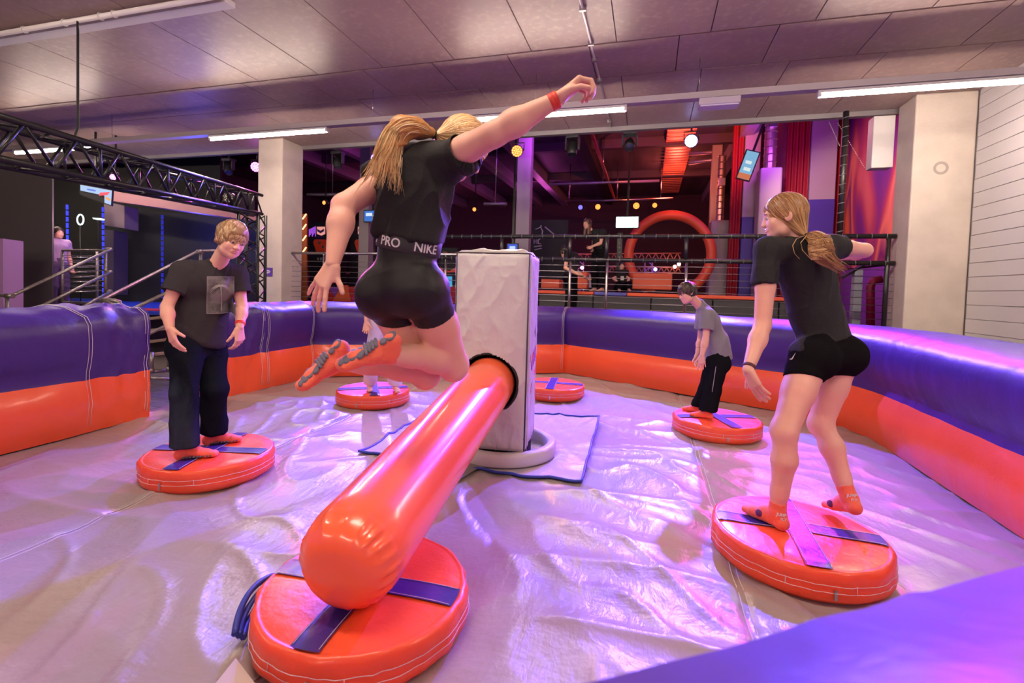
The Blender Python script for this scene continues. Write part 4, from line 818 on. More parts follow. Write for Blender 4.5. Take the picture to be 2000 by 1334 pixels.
# ================================================================ LEFT: TRUSS, STAGE, STAIR RAILS
tt = thing('stage_truss', tuple(at(480, 590, 7.4) * [1, 1, 0]), 'black lattice truss crossing overhead to a corner leg beside the concrete column', 'truss')
TP = Vector(at(-60, 268, 3.25)); TQ = Vector(at(493, 399, 7.6)); TP.z += 0.02
P_, Q_ = TP, TQ; truss_beam(P_, Q_, 0.29, 0.026, 9, BLACK, tt); dv = (Q_ - P_).normalized()
for k in range(10):
    p = P_.lerp(Q_, k / 9); u = dv.cross(Vector((0, 0, 1))).normalized(); w = u.cross(dv)
    for (i, j, i2, j2) in ((-1, -1, -1, 1), (1, -1, 1, 1), (-1, 1, 1, 1), (-1, -1, 1, -1)):
        if k % 2 == 0: part('brace', MB().tube([tuple(p + u * i * .145 + w * j * .145), tuple(p + u * i2 * .145 + w * j2 * .145)], .012, 6), BLACK, tt)
leg0 = Q_ - Vector((0, 0, .15)); truss_beam(leg0, (leg0.x, leg0.y, DZ - 0.7), 0.29, 0.024, 7, BLACK, tt, up=tuple(dv))
part('corner_block', MB().box(tuple(Q_ - Vector((.17, .17, .17))), tuple(Q_ - Vector((.12, -.17, -.17)))), BLACK, tt)
par(447, 386, 6.35, (1, 1, 1), 0, 'unlit round stage lamp with many lenses on the truss corner', R=0.085, aimv=(0.35, -1, -0.05), on=False, top=None)
# dark partition at far left
def quad_slab(name, pts, zc_, th, m, lab, cat):
    P = [tuple(at(x, y, z_)) for (x, y), z_ in zip(pts, zc_)]; return single(name, MB().prism(P, tuple(FV), th), m, lab, cat)
quad_slab('dark_partition', [(-250, 310), (102, 310), (102, 700), (-250, 720)], (8.2,) * 4, .03, mat('charcoal_wall', (0.085, 0.075, 0.08), 0.7), 'plain dark grey partition wall behind the stair handrail', 'partition')
quad_slab('lilac_pillar', [(-60, 466), (6, 466), (6, 640), (-60, 640)], (7.2,) * 4, .3, mat('lilac_paint', (0.42, 0.22, 0.50), 0.6), 'lilac painted pillar at the very edge by the stair handrail', 'pillar')
quad_slab('black_backdrop', [(100, 330), (430, 300), (430, 640), (100, 640)], (13.5,) * 4, .1, BLACKM, 'black stage backdrop cloth behind the stairs', 'backdrop')
quad_slab('black_backdrop', [(215, 405), (504, 430), (504, 600), (215, 600)], (11.3,) * 4, .1, mat('black_curtain', (0.004, 0.004, 0.006), 0.8), 'black curtain closing the stage right of the grey ducts', 'backdrop')
quad_slab('stacked_wall_panel', [(203, 392), (243, 402), (243, 446), (203, 440)], (10.6,) * 4, .4, mat('panel_mauve', (0.16, 0.11, 0.14), 0.5), 'mauve grey box panel hanging over the stage between blue light strips', 'wall panel')
quad_slab('stacked_wall_panel', [(203, 448), (222, 450), (222, 575), (203, 575)], (10.7,) * 4, .4, mat('panel_mauve2', (0.07, 0.05, 0.08), 0.5), 'dark mauve upright panel under the hanging box panel', 'wall panel')
quad_slab('mauve_beam', [(216, 392), (500, 432), (500, 422), (216, 372)], (10.2,) * 4, .2, mat('mauve_beam_paint', (0.30, 0.12, 0.16), 0.5), 'sloping mauve beam above the black curtain', 'beam')
bs = mat('blue_led', (0, 0, 0), .5)
for i, (x0, y0, x1, y1, s) in enumerate(((131, 400, 133, 590, 'full height blue light strip nearest the person in lilac'), (201, 405, 202, 585, 'blue light strip at the edge of the grey stage panels'), (317, 420, 317, 585, 'faint blue light strip on the black curtain'))):
    e3 = emat('led_blue_%d' % i, (0.05, 0.06, 1.0), (1.6, 1.3, 0.5)[i]); t = thing('led_strip', tuple(at(x1, y1, 10.4)), s, 'light strip', 'blue light strips on the stage'); mb = MB(); n = 16
    for k in range(n): mb.tube([tuple(at(x0 + (x1 - x0) * k / n, y0 + (y1 - y0) * k / n, 10.4)), tuple(at(x0 + (x1 - x0) * (k + .75) / n, y0 + (y1 - y0) * (k + .75) / n, 10.4))], .022, 5)
    part('diodes', mb, e3, t); part('strip_back', MB().tube([tuple(at(x0, y0, 10.44)), tuple(at(x1, y1, 10.44))], .03, 4), BLACKM, t)
rg = thing('ring_lamp', tuple(at(157, 429, 10)), 'glowing white ring lamp on the dark stage', 'ring lamp'); c = Vector(at(157, 429, 10)); part('tube', MB().tube([tuple(c + Vector(RV) * .065 * math.cos(a) + Vector(UV) * .105 * math.sin(a)) for a in np.linspace(0, 6.283, 33)[:-1]], .013, 6, closed=True), emat('ring_white', (.8, .95, 1), 3.0), rg); part('stand', MB().tube([tuple(at(157, 440, 10)), tuple(at(157, 440, 10) * [1, 1, 0] + [0, 0, DZ])], .01, 6), BLACK, rg)
cl = thing('desk_lamp', tuple(at(188, 429, 10)), 'small flat white lamp head on the dark stage beside the ring lamp', 'lamp'); part('head', MB().prism([tuple(at(x, y, 10)) for x, y in ((180, 425), (197, 426), (196, 429), (182, 428))], tuple(FV), .1), emat('lamp_flat', (.8, .9, .9), 1.2), cl); part('arm', MB().tube([tuple(at(190, 430, 10.05)), tuple(at(192, 436, 10.05)), tuple(at(192, 436, 10.05) * [1, 1, 0] + [0, 0, DZ])], .01, 6), BLACK, cl)
sv = thing('stage_screen', tuple(at(187, 380, 9.5)), 'bright screen with red and blue picture hanging behind the truss', 'screen'); part('bezel', MB().prism([tuple(at(x, y, 9.52)) for x, y in ((156, 359), (218, 370), (216, 402), (156, 381))], tuple(FV), .06), BLACK, sv)
part('display', MB().prism([tuple(at(x, y, 9.5)) for x, y in ((157, 361), (217, 372), (215, 400), (204, 396), (204, 382), (157, 372))], tuple(FV), .02), emat('scr_a', (.45, .6, .85), 1.1), sv)
for pts, c_ in ((((195, 376), (214, 375), (209, 381), (193, 382)), (.9, .12, .15)), (((206, 384), (215, 388), (215, 393), (206, 388)), (.9, .35, .1)), (((170, 368), (186, 371), (186, 374), (170, 371)), (.15, .2, .7))): part('picture', MB().prism([tuple(at(x, y, 9.49)) for x, y in pts], tuple(FV), .01), emat('scr_%d' % len(MATS), c_, 1.2), sv)
part('mount', MB().tube([tuple(at(187, 366, 9.55)), tuple(at(187, 366, 9.55) * [1, 1, 0] + [0, 0, 4.05])], .02, 6), BLACK, sv)
# stage floor in blue light
sf = thing('stage_floor_mat', (-9, 9.5, .5), 'blue lit jump floor of the dark stage behind the handrails', 'stage'); P = [at(205, 600, 8.0), at(500, 604, 8.4), at(500, 572, 12.0), at(140, 570, 12.0)]
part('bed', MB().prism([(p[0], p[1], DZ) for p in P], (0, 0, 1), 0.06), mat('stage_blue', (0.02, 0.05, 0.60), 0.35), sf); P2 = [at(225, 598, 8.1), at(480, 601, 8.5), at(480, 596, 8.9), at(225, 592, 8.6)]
part('red_edge', MB().prism([(p[0], p[1], DZ + .062) for p in P2], (0, 0, 1), .01), mat('stage_red', (0.5, 0.02, 0.05), .4), sf)
rb = quad_slab('red_foam_piece', [(338, 565), (356, 561), (356, 584), (338, 584)], (8.6,) * 4, .2, mat('foam_red', (.75, .06, .06), .4), 'small red foam piece on the stage behind the fair-haired boy\'s elbow', 'foam block')
point('stage_wash', tuple(at(150, 430, 8.3)), (1.0, 0.6, 0.7), 14, 0.1)  # unseen fill light, added to brighten the head of the person in lilac
# pipe handrails
def rail(pts, r=.021): return MB().tube([tuple(at(*p)) for p in pts], r, 10)
h1 = thing('stair_handrail', tuple(at(18, 640, 6.2)), 'galvanised double pipe handrail of the stair beside the dark partition', 'handrail', 'galvanised stair handrails')
part('rail', rail([(-40, 573, 6.3), (2, 577, 6.2), (20, 579, 6.15), (218, 487, 7.6)]), GALV, h1); part('rail', rail([(40, 618, 6.2), (218, 531, 7.6)]), GALV, h1); part('rail', rail([(150, 606, 6.8), (218, 569, 7.6)]), GALV, h1)
part('post', rail([(14, 578, 6.17), (16, 720, 6.17)]), GALV, h1); part('fitting', rail([(11, 578, 6.16), (26, 578, 6.16)], .032), GALV, h1)
for y in (487, 531, 569): part('fitting', rail([(205, y + 1, 7.55), (219, y, 7.6)], .03), GALV, h1)
h2 = thing('cable_landing_rail', tuple(at(170, 600, 8)), 'galvanised landing railing with horizontal cables in front of the blue strips', 'railing')
part('top_rail', rail([(122, 489, 8.2), (206, 489, 7.6)]), GALV, h2); part('bottom_rail', rail([(122, 590, 8.2), (200, 593, 7.6)]), GALV, h2)
for (x, z_) in ((122, 8.2), (190, 8.7), (206, 7.6), (117, 8.8)): part('post', rail([(x, 489, z_), (x, 602, z_)], .024), GALV, h2)
for k in range(8): y = 499 + k * 9.6; part('cable', rail([(122, y, 8.2), (206, y + 1, 7.6)], .005), STEEL, h2); part('cable', rail([(122, y + 4, 8.4), (190, y + 3, 8.7)], .005), STEEL, h2)
h3 = thing('stair_handrail', tuple(at(200, 600, 5.6)), 'galvanised double pipe handrail rising behind the fair-haired boy', 'handrail', 'galvanised stair handrails')
part('rail', rail([(232, 600, 5.4), (200, 586, 5.5), (387, 491, 7.0), (470, 489, 7.2)]), GALV, h3); part('rail', rail([(262, 602, 5.6), (420, 528, 7.0)]), GALV, h3); part('rail', rail([(285, 655, 5.6), (420, 590, 7.0)], .019), GALV, h3)
part('loop', rail([(197, 587, 5.5), (222, 587, 5.5), (233, 590, 5.5), (235, 604, 5.5)], .026), GALV, h3); part('post', rail([(206, 588, 5.5), (206, 640, 5.5)]), GALV, h3); part('fitting', rail([(384, 492, 6.98), (396, 492, 7.0)], .032), GALV, h3); part('post', rail([(392, 492, 7.0), (392, 600, 7.0)]), GALV, h3)
# stair treads seen through the entry gap
stt = thing('entry_stair', tuple(at(320, 770, 6.0) * [1, 1, 0] + [0, 0, FZ]), 'open metal stair with wooden treads seen through the gap in the inflatable wall', 'stair'); 
TRD = mat('tread_wood', (0.32, 0.22, 0.18), 0.5)
for k, (y, zc_) in enumerate(((688, 5.7), (662, 6.0), (640, 6.3), (617, 6.6))):
    A_, B_ = Vector(at(284, y + 4, zc_)), Vector(at(352, y - 5, zc_)); part('tread', MB().prism([tuple(A_), tuple(B_), tuple(B_ + Vector((-.05, .26, 0))), tuple(A_ + Vector((-.05, .26, 0)))], (0, 0, -1), .035), TRD, stt, .004)
for (x, y0, y1, z_) in ((296, 688, 728, 5.65), (330, 680, 724, 5.75), (345, 640, 722, 6.2)): part('leg', rail([(x, y0, z_), (x, y1, z_)], .022), GALV, stt); part('leg_fitting', rail([(x, y1 - 8, z_), (x, y1, z_)], .032), GALV, stt)
part('bottom_pipe', rail([(294, 726, 5.65), (350, 722, 6.0)], .022), GALV, stt); part('side_pipe', rail([(294, 738, 5.4), (350, 742, 5.6)], .016), GALV, stt)
# ================================================================ PEOPLE: signed distance modelling
def A3(p): return np.array(p, float)
def unit(v): v = A3(v); return v / max(np.linalg.norm(v), 1e-9)
def fl(px, py, z):
    d = FV + RV * (px - PCX) / FPX - UV * (py - PCY) / FPX; return CAMP + d * ((z - CAMP[2]) / d[2])
class Field:
    def __init__(s, pts, pad, vx):
        P = np.array([A3(p) for p in pts]); s.vx = vx; s.lo = P.min(0) - pad; n = np.ceil((P.max(0) + pad - s.lo) / vx).astype(int) + 1
        s.n = n; s.a = np.full(tuple(n), 0.06, np.float32)
    def sub(s, lo, hi):
        i0 = np.clip(np.floor((A3(lo) - s.lo) / s.vx).astype(int), 0, s.n); i1 = np.clip(np.ceil((A3(hi) - s.lo) / s.vx).astype(int) + 1, 0, s.n)
        if (i1 <= i0).any(): return None
        X, Y, Z = [(s.lo[k] + s.vx * np.arange(i0[k], i1[k])).astype(np.float32) for k in range(3)]
        return (slice(i0[0], i1[0]), slice(i0[1], i1[1]), slice(i0[2], i1[2])), X[:, None, None], Y[None, :, None], Z[None, None, :]
    def put(s, sl, d, k, op):
        o = s.a[sl]
        if op == 'u':
            h = np.maximum(k - np.abs(o - d), 0) / max(k, 1e-6); s.a[sl] = np.minimum(o, d) - h * h * k * 0.25
        else:
            d = -d; h = np.maximum(k - np.abs(o - d), 0) / max(k, 1e-6); s.a[sl] = np.maximum(o, d) + h * h * k * 0.25
    def cone(s, a, b, ra, rb, k=0.02, flat=None, op='u'):
        a, b = A3(a), A3(b); m = k + 3 * s.vx + 0.002; R = max(ra, rb); q = s.sub(np.minimum(a, b) - R - m, np.maximum(a, b) + R + m)
        if q is None: return s
        sl, X, Y, Z = q; ba = b - a; L2 = float(ba @ ba) + 1e-12; x, y, z = X - a[0], Y - a[1], Z - a[2]
        h = np.clip((x * ba[0] + y * ba[1] + z * ba[2]) / L2, 0, 1); x = x - h * ba[0]; y = y - h * ba[1]; z = z - h * ba[2]
        if flat is not None:
            n, f = unit(flat[0]), flat[1]; dt = (x * n[0] + y * n[1] + z * n[2]) * (f - 1); x = x + dt * n[0]; y = y + dt * n[1]; z = z + dt * n[2]
        d = np.sqrt(x * x + y * y + z * z) - (ra + (rb - ra) * h)
        if flat is not None: d = d / (0.5 + 0.5 * flat[1])
        s.put(sl, d, k, op); return s
    def ell(s, c, r, M=None, k=0.01, op='u'):
        c = A3(c); r = A3(r); M = np.eye(3) if M is None else M; R = r.max(); m = k + 3 * s.vx + 0.002; q = s.sub(c - R - m, c + R + m)
        if q is None: return s
        sl, X, Y, Z = q; x, y, z = X - c[0], Y - c[1], Z - c[2]; u = x * M[0, 0] + y * M[1, 0] + z * M[2, 0]; v = x * M[0, 1] + y * M[1, 1] + z * M[2, 1]; w = x * M[0, 2] + y * M[1, 2] + z * M[2, 2]
        k0 = np.sqrt((u / r[0]) ** 2 + (v / r[1]) ** 2 + (w / r[2]) ** 2); k1 = np.sqrt((u / r[0] ** 2) ** 2 + (v / r[1] ** 2) ** 2 + (w / r[2] ** 2) ** 2) + 1e-9
        s.put(sl, (k0 * (k0 - 1) / k1).astype(np.float32), k, op); return s
    def cut(s, c, n, off=0.0):
        n = unit(n); c = A3(c); X, Y, Z = [(s.lo[k] + s.vx * np.arange(s.n[k])) for k in range(3)]
        d = ((X - c[0]) * n[0])[:, None, None] + ((Y - c[1]) * n[1])[None, :, None] + ((Z - c[2]) * n[2])[None, None, :] - off
        s.a = np.maximum(s.a, d.astype(np.float32)); return s
    def merge(s, o, k=0.01):
        h = np.maximum(k - np.abs(s.a - o.a), 0) / k; s.a = (np.minimum(s.a, o.a) - h * h * k * 0.25).astype(np.float32); return s
    def mesh(s):
        g = vdb.FloatGrid(background=3 * s.vx); g.copyFromArray(np.ascontiguousarray(np.clip(s.a, -3 * s.vx, 3 * s.vx).astype(np.float32)))
        p, q = g.convertToQuads(isovalue=0.0); p = np.asarray(p, float) * s.vx + s.lo; q = np.asarray(q, int)
        if not len(q): return p, q
        A, B, C_ = p[q[:, 0]], p[q[:, 1]], p[q[:, 2]]; vol = np.einsum('ij,ij->', A - p.mean(0), np.cross(B - p.mean(0), C_ - p.mean(0)))
        if vol < 0: q = q[:, ::-1]
        return p, q
def vnormals(p, q):
    n = np.zeros_like(p); fn = np.cross(p[q[:, 2]] - p[q[:, 0]], p[q[:, 3]] - p[q[:, 1]])
    for k in range(4): np.add.at(n, q[:, k], fn)
    return n / (np.linalg.norm(n, axis=1, keepdims=True) + 1e-12)
def relax(p, q, it=2):
    e = np.concatenate([q[:, [0, 1]], q[:, [1, 2]], q[:, [2, 3]], q[:, [3, 0]]]); cnt = np.bincount(e[:, 0], minlength=len(p)) + np.bincount(e[:, 1], minlength=len(p))
    for lam in [0.5, -0.52] * it:
        s = np.zeros_like(p)
        for k in range(3): s[:, k] = np.bincount(e[:, 0], weights=p[e[:, 1], k], minlength=len(p)) + np.bincount(e[:, 1], weights=p[e[:, 0], k], minlength=len(p))
        p = p + lam * (s / np.maximum(cnt, 1)[:, None] - p)
    return p
def folds(p, n, amp, fr, dirv, seed=0.0, amp2=None):
    """cloth wrinkles: ridged noise stretched along dirv"""
    d = unit(dirv); u = unit(np.cross(d, [0.3, 0.8, 0.52])); w = np.cross(d, u); a, b, c = p @ d * fr * 0.35 + seed, p @ u * fr + 5 + seed, p @ w * fr + 9
    b = b + 0.8 * vnoise(a, b * 0.5, c * 0.5 + 3); r = 1 - np.abs(2 * vnoise(a, b, c) - 1); r2 = 1 - np.abs(2 * vnoise(a * 2.3 + 4, b * 2.1 + 1, c * 2.1) - 1)
    return p + n * ((r ** 3) * amp + (r2 ** 3) * amp * 0.45 - amp * 0.25)[:, None]
def to_obj(name, pieces, m, parent, fold=None, label=None, sm=2):
    V, F, off = [], [], 0
    for (p, q) in pieces:
        if not len(q): continue
        p = relax(p, q, sm)
        if fold: p = folds(p, vnormals(p, q), *fold)
        V.append(p); F.append(q + off); off += len(p)
    V = np.concatenate(V); F = np.concatenate(F); inv = wparent(parent).inverted(); V = V + np.array(inv.translation)
    me = bpy.data.meshes.new(name); me.vertices.add(len(V)); me.vertices.foreach_set('co', V.astype(np.float32).ravel()); me.loops.add(F.size); me.loops.foreach_set('vertex_index', F.astype(np.int32).ravel())
    me.polygons.add(len(F)); me.polygons.foreach_set('loop_start', np.arange(0, F.size, 4, dtype=np.int32)); me.polygons.foreach_set('loop_total', np.full(len(F), 4, np.int32)); me.polygons.foreach_set('use_smooth', np.ones(len(F), bool)); me.update(calc_edges=True); me.validate()
    o = link(name, me, m, parent)
    if label: o['label'] = label
    return o
def headM(hf, hu):
    f = unit(hf); u = A3(hu); u = unit(u - f * (u @ f)); r = np.cross(f, u); return np.stack([r, f, u], 1)   # local x right, y forward, z up
def head_prims(F, c, M, S, face=True):
    L = lambda x, y, z: A3(c) + M @ (A3((x, y, z)) * S)
    F.ell(L(0, -.012, .030), A3((.074, .094, .083)) * S, M, .01); F.ell(L(0, .028, -.030), A3((.060, .064, .080)) * S, M, .03)
    F.cone(L(-.034, .030, -.072), L(.034, .030, -.072), .026 * S, .026 * S, .03); F.cone(L(0, .066, -.092), L(0, .060, -.088), .020 * S, .022 * S, .03)
    for s in (-1, 1): F.ell(L(s * .034, .058, -.028), A3((.026, .024, .026)) * S, M, .02)
    if face:
        F.cone(L(-.032, .076, .024), L(.032, .076, .024), .013 * S, .013 * S, .018)
        for s in (-1, 1): F.ell(L(s * .031, .097, .003), A3((.017, .014, .012)) * S, M, .012, 's')
        F.cone(L(0, .088, .008), L(0, .102, -.027), .0075 * S, .0110 * S, .012)
        for s in (-1, 1): F.ell(L(s * .011, .097, -.031), A3((.009, .010, .008)) * S, M, .006)
        F.ell(L(0, .085, -.058), A3((.024, .011, .010)) * S, M, .010); F.ell(L(0, .104, -.0585), A3((.017, .012, .0022)) * S, M, .003, 's')
    for s in (-1, 1):
        R = M @ np.array([[math.cos(s * .35), -math.sin(s * .35), 0], [math.sin(s * .35), math.cos(s * .35), 0], [0, 0, 1]])
        F.ell(L(s * .077, -.008, -.004), A3((.009, .020, .031)) * S, R, .005); F.ell(L(s * .084, -.002, .0), A3((.007, .011, .018)) * S, R, .004, 's')
def face_parts(c, M, S, par, lipm, browm, irism, eyes=True):
    L = lambda x, y, z: A3(c) + M @ (A3((x, y, z)) * S)
    W = mat('eye_white', (.75, .72, .72), .15); D = mat('pupil', (.01, .01, .01), .1)
    for s in (-1, 1):
        e = part('eye', MB().lathe([(.0118 * S * math.sin(a), -.0118 * S * math.cos(a)) for a in np.linspace(0, math.pi, 12)], L(s * .031, .0785, .003), M[:, 1], 16), W, par, fix=False)
        part('iris', MB().lathe([(0, .0122 * S), (.0035 * S, .0119 * S), (.006 * S, .0108 * S)], L(s * .031, .0785, .003), unit(M[:, 1] - .25 * M[:, 2]), 14), irism, e, fix=False)
        part('pupil', MB().lathe([(0, .0126 * S), (.003 * S, .0122 * S)], L(s * .031, .0785, .003), unit(M[:, 1] - .25 * M[:, 2]), 10), D, e, fix=False)
        part('upper_lid', MB().tube([L(s * (.031 + .013 * t), .0915 - .006 * t * t, .0115 - .006 * t * t) for t in np.linspace(-1, 1, 9)], .0028 * S, 6), SKIN, par)
        part('eyebrow', MB().tube([L(s * (.031 + .016 * t), .0925 - .008 * max(t, 0) ** 2, .0245 + .003 * (1 - t * t)) for t in np.linspace(-1, 1, 9)], [.0012 * S, .0024 * S, .003 * S, .003 * S, .003 * S, .0026 * S, .0022 * S, .0018 * S, .001 * S], 6), browm, par)
    Mo = M; lp = Field([L(0, .1, -.058)], .035 * S, .0015)
    lp.ell(L(0, .0905, -.0535), A3((.022, .0072, .0036)) * S, Mo, .003); lp.ell(L(0, .0895, -.0650), A3((.018, .0072, .0042)) * S, Mo, .002); to_obj('lips', [lp.mesh()], lipm, par)
    part('mouth_opening', MB().lathe([(0, .0), (.5, .0)], L(0, .0, 0), M[:, 1], 3), D, par) if False else None
def hand_mesh(w, d, n, t, S, curls=(.5, .5, .5, .5), spread=.10, thumb=(.7, .25), fore=None, vx=.0024):
    """w wrist, d along hand, n palm normal (fingers curl towards it), t thumb side"""
    w = A3(w); d = unit(d); n = unit(A3(n) - d * (A3(n) @ d)); tt = np.cross(d, n); t = tt if tt @ A3(t) > 0 else -tt
    F = Field([w, w + d * .20 * S, w + t * .08 * S, w - t * .06 * S, w + n * .10 * S], .05 * S, vx)
    if fore is not None: F.cone(w - unit(fore) * .05 * S, w, .0245 * S, .022 * S, .01, (n, 1.25))
    off = [.030, .010, -.010, -.028]; klen = [.086, .089, .084, .076]; fl_ = [(.040, .025, .020), (.044, .028, .021), (.041, .026, .020), (.032, .020, .018)]; fr = [.0092, .0095, .0090, .0080]
    for j in range(4):
        kb = w + d * klen[j] * S + t * off[j] * S - n * .004 * S; F.cone(w + d * .012 * S + t * off[j] * .55 * S, kb, .0145 * S, .0115 * S, .014 * S)
        a = spread * (1.5 - j); dd = d * math.cos(a) + t * math.sin(a); ang = 0; p = kb
        for q, l in enumerate(fl_[j]):
            ang += curls[j] * (1.0, 1.1, .7)[q]; dr = dd * math.cos(ang) + n * math.sin(ang); p2 = p + dr * l * S; r0, r1 = fr[j] * S * (1 - .06 * q), fr[j] * S * (1 - .06 * (q + 1)); F.cone(p, p2, r0, r1, .003 * S); p = p2
    F.cone(w + t * .018 * S + d * .015 * S + n * .006 * S, w + t * .038 * S + d * .045 * S + n * .014 * S, .016 * S, .0125 * S, .015 * S)
    p = w + t * .036 * S + d * .042 * S + n * .013 * S; ang = thumb[0]
    for q, l in enumerate((.034, .028)):
        dr = unit(d * math.cos(ang) + t * math.sin(ang) + n * thumb[1] * (q + 1)); p2 = p + dr * l * S; F.cone(p, p2, (.0108 - .001 * q) * S, (.0098 - .0012 * q) * S, .004 * S); p = p2; ang *= .75
    return F.mesh()
GL = .034
def torso(F, J, S, w=1.0, infl=0.0, hips=True, k=.03, glute=True, bust=0.0):
    sL, sR, wa, pe = J['sL'], J['sR'], J['waist'], J['pelvis']; ms = (sL + sR) / 2; up = unit(J['neck'] - wa); rt = unit(sR - sL); fw = unit(np.cross(up, rt)); J['fw'], J['rt'], J['up'] = fw, rt, up
    i = infl; ch = ms - up * .09 * S
    F.cone(sL + rt * .035 * S - up * .01, sR - rt * .035 * S - up * .01, .052 * S + i, .052 * S + i, k)
    F.cone(ms - up * .03 * S, J['neck'], .085 * S + i, .052 * S + i, k, (fw, 1.25)); F.cone(ch, wa, (.150 * w) * S + i, (.128 * w) * S + i, k, (fw, 1.42 if i < .012 else 1.32))
    F.cone(ch + rt * .06 * S + fw * .02, ch - rt * .06 * S + fw * .02, .082 * S + i, .082 * S + i, k, (fw, 1.1))
    if bust:
        for s in (-1, 1): F.ell(ch + rt * s * .065 * S + fw * .075 * S - up * .02 * S, A3((.055, .055, .055)) * S * bust + i, None, .04)
    if hips:
        hL, hR = J['hL'], J['hR']; F.cone(wa, pe, .128 * w * S + i, .140 * w * S + i, k, (fw, 1.3)); F.cone(hL, hR, .088 * S + i, .088 * S + i, k)
        if glute:
            for h in (hL, hR): F.ell(h - J['hfw'] * GL * S + unit(pe - wa) * .018 * S, A3((.078, .078, .085)) * S + i, None, .075)
def limb_bend(a, b, c, r): pass
def arm(F, J, s, S, infl=0.0, upto=1.0, k=.015):
    sh, el, wr = J['s' + s], J['e' + s], J['w' + s]; i = infl + J.get('plump', 0.0); F.cone(sh, sh + (el - sh) * .5, .046 * S + i, .041 * S + i, k); F.cone(sh + (el - sh) * .4, el, .043 * S + i, .036 * S + i, k)
    F.cone(el, el + (wr - el) * .35, .036 * S + i, .039 * S + i, k); F.cone(el + (wr - el) * .3, wr, .039 * S + i, .0245 * S + infl + .001, k)
def leg(F, J, s, S, infl=0.0, k=.02, foot=True):
    h, kn, an = J['h' + s], J['k' + s], J['a' + s]; i = infl + J.get('plump', 0.0) * .8; sh = unit(an - kn); th = unit(kn - h); bk = A3(J.get('bk' + s, -J['hfw'])); bk = unit(bk - sh * (bk @ sh))
    F.cone(h, h + (kn - h) * .5, .090 * S + i, .074 * S + i, k); F.cone(h + (kn - h) * .45, kn, .075 * S + i, .055 * S + i, k); F.ell(kn - bk * .008 * S, A3((.052, .052, .060)) * S + i, None, .03)
    mid = kn + (an - kn) * .33 + bk * .013 * S; F.cone(kn + bk * .005, mid, .049 * S + i, .056 * S + i, k); F.cone(mid, kn + (an - kn) * .75 + bk * .006 * S, .055 * S + i, .036 * S + i, k); F.cone(kn + (an - kn) * .7, an, .037 * S + i, .034 * S + i, k)
    if foot: foot_prims(F, J, s, S, infl)
def foot_prims(F, J, s, S, infl=0.0, k=.012):
    an = J['a' + s]; td, fu = unit(J['toe' + s]), unit(J['fup' + s]); fu = unit(fu - td * (fu @ td)); sd = np.cross(td, fu); i = infl; h = .066 * S
    heel = an - fu * h * .62 - td * .028 * S; ball = an + td * .125 * S - fu * (h - .018 * S) ; F.cone(an, heel, .034 * S + i, .031 * S + i, k); F.cone(an, an + td * .07 * S - fu * .028 * S, .034 * S + i, .030 * S + i, k)
    F.cone(an + td * .05 * S - fu * .03 * S, ball, .033 * S + i, .031 * S + i, k, (fu, 1.25)); F.cone(heel, ball - sd * .012 * S, .024 * S + i, .022 * S + i, k)
    for q, o in enumerate((-.020, -.007, .006, .017)):
        tip = ball + td * (.055 - .005 * abs(q - 1)) * S + sd * o * S * 1.15 - fu * .006 * S; F.cone(ball + sd * o * S, tip, .0165 * S + i, .0125 * S + i, .008)
HANDK = {}
def hand_prop(J, s, S, **kw): return hand_mesh(J['w' + s], J['hd' + s], J['hn' + s], J['ht' + s], S, fore=J['w' + s] - J['e' + s], **kw)
def strands(name, paths, r, m, parent, taper=.35, sides=3, label=None):
    """paths: (N, K, 3)"""
    P = np.asarray(paths, float); N_, K, _ = P.shape; T = np.gradient(P, axis=1); T /= np.linalg.norm(T, axis=2, keepdims=True) + 1e-9; up = np.array([.31, .22, .92]); A = np.cross(T, up); A /= np.linalg.norm(A, axis=2, keepdims=True) + 1e-9; B = np.cross(A, T)
    rad = r * (1 - (1 - taper) * np.linspace(0, 1, K) ** 2)[None, :, None] * (np.ones((N_, 1, 1)) if np.isscalar(r) else 1)
    V = np.stack([P + A * rad * math.cos(2 * math.pi * j / sides) + B * rad * math.sin(2 * math.pi * j / sides) for j in range(sides)], 2).reshape(-1, 3)
    base = (np.arange(N_)[:, None, None] * K * sides + np.arange(K - 1)[None, :, None] * sides + np.arange(sides)[None, None, :]); nx = (np.arange(sides) + 1) % sides; nb = (np.arange(N_)[:, None, None] * K * sides + np.arange(K - 1)[None, :, None] * sides + nx[None, None, :])
    F = np.stack([base, nb, nb + sides, base + sides], -1).reshape(-1, 4); V = V + np.array(wparent(parent).inverted().translation)
    me = bpy.data.meshes.new(name); me.vertices.add(len(V)); me.vertices.foreach_set('co', V.astype(np.float32).ravel()); me.loops.add(F.size); me.loops.foreach_set('vertex_index', F.astype(np.int32).ravel()); me.polygons.add(len(F)); me.polygons.foreach_set('loop_start', np.arange(0, F.size, 4, dtype=np.int32)); me.polygons.foreach_set('loop_total', np.full(len(F), 4, np.int32)); me.polygons.foreach_set('use_smooth', np.ones(len(F), bool)); me.update(calc_edges=True)
    at_ = me.attributes.new('tone', 'FLOAT', 'POINT'); tv = RNG.random(N_) * .85 + .15; at_.data.foreach_set('value', np.repeat(tv, K * sides).astype(np.float32))
    return link(name, me, m, parent)
def hairmat(name, c1, c2, c3):
    if name in MATS: return MATS[name]
    m = mat(name, c1, .38, spec=.5); nt = m.node_tree; a = nt.nodes.new('ShaderNodeAttribute'); a.attribute_name = 'tone'; rp = nt.nodes.new('ShaderNodeValToRGB'); e = rp.color_ramp.elements
    e[0].position = 0.0; e[0].color = (*c2, 1); e[1].position = 1.0; e[1].color = (*c3, 1); q = e.new(.45); q.color = (*c1, 1); nt.links.new(a.outputs['Fac'], rp.inputs[0]); nt.links.new(rp.outputs[0], nt.nodes['Principled BSDF'].inputs['Base Color']); return m
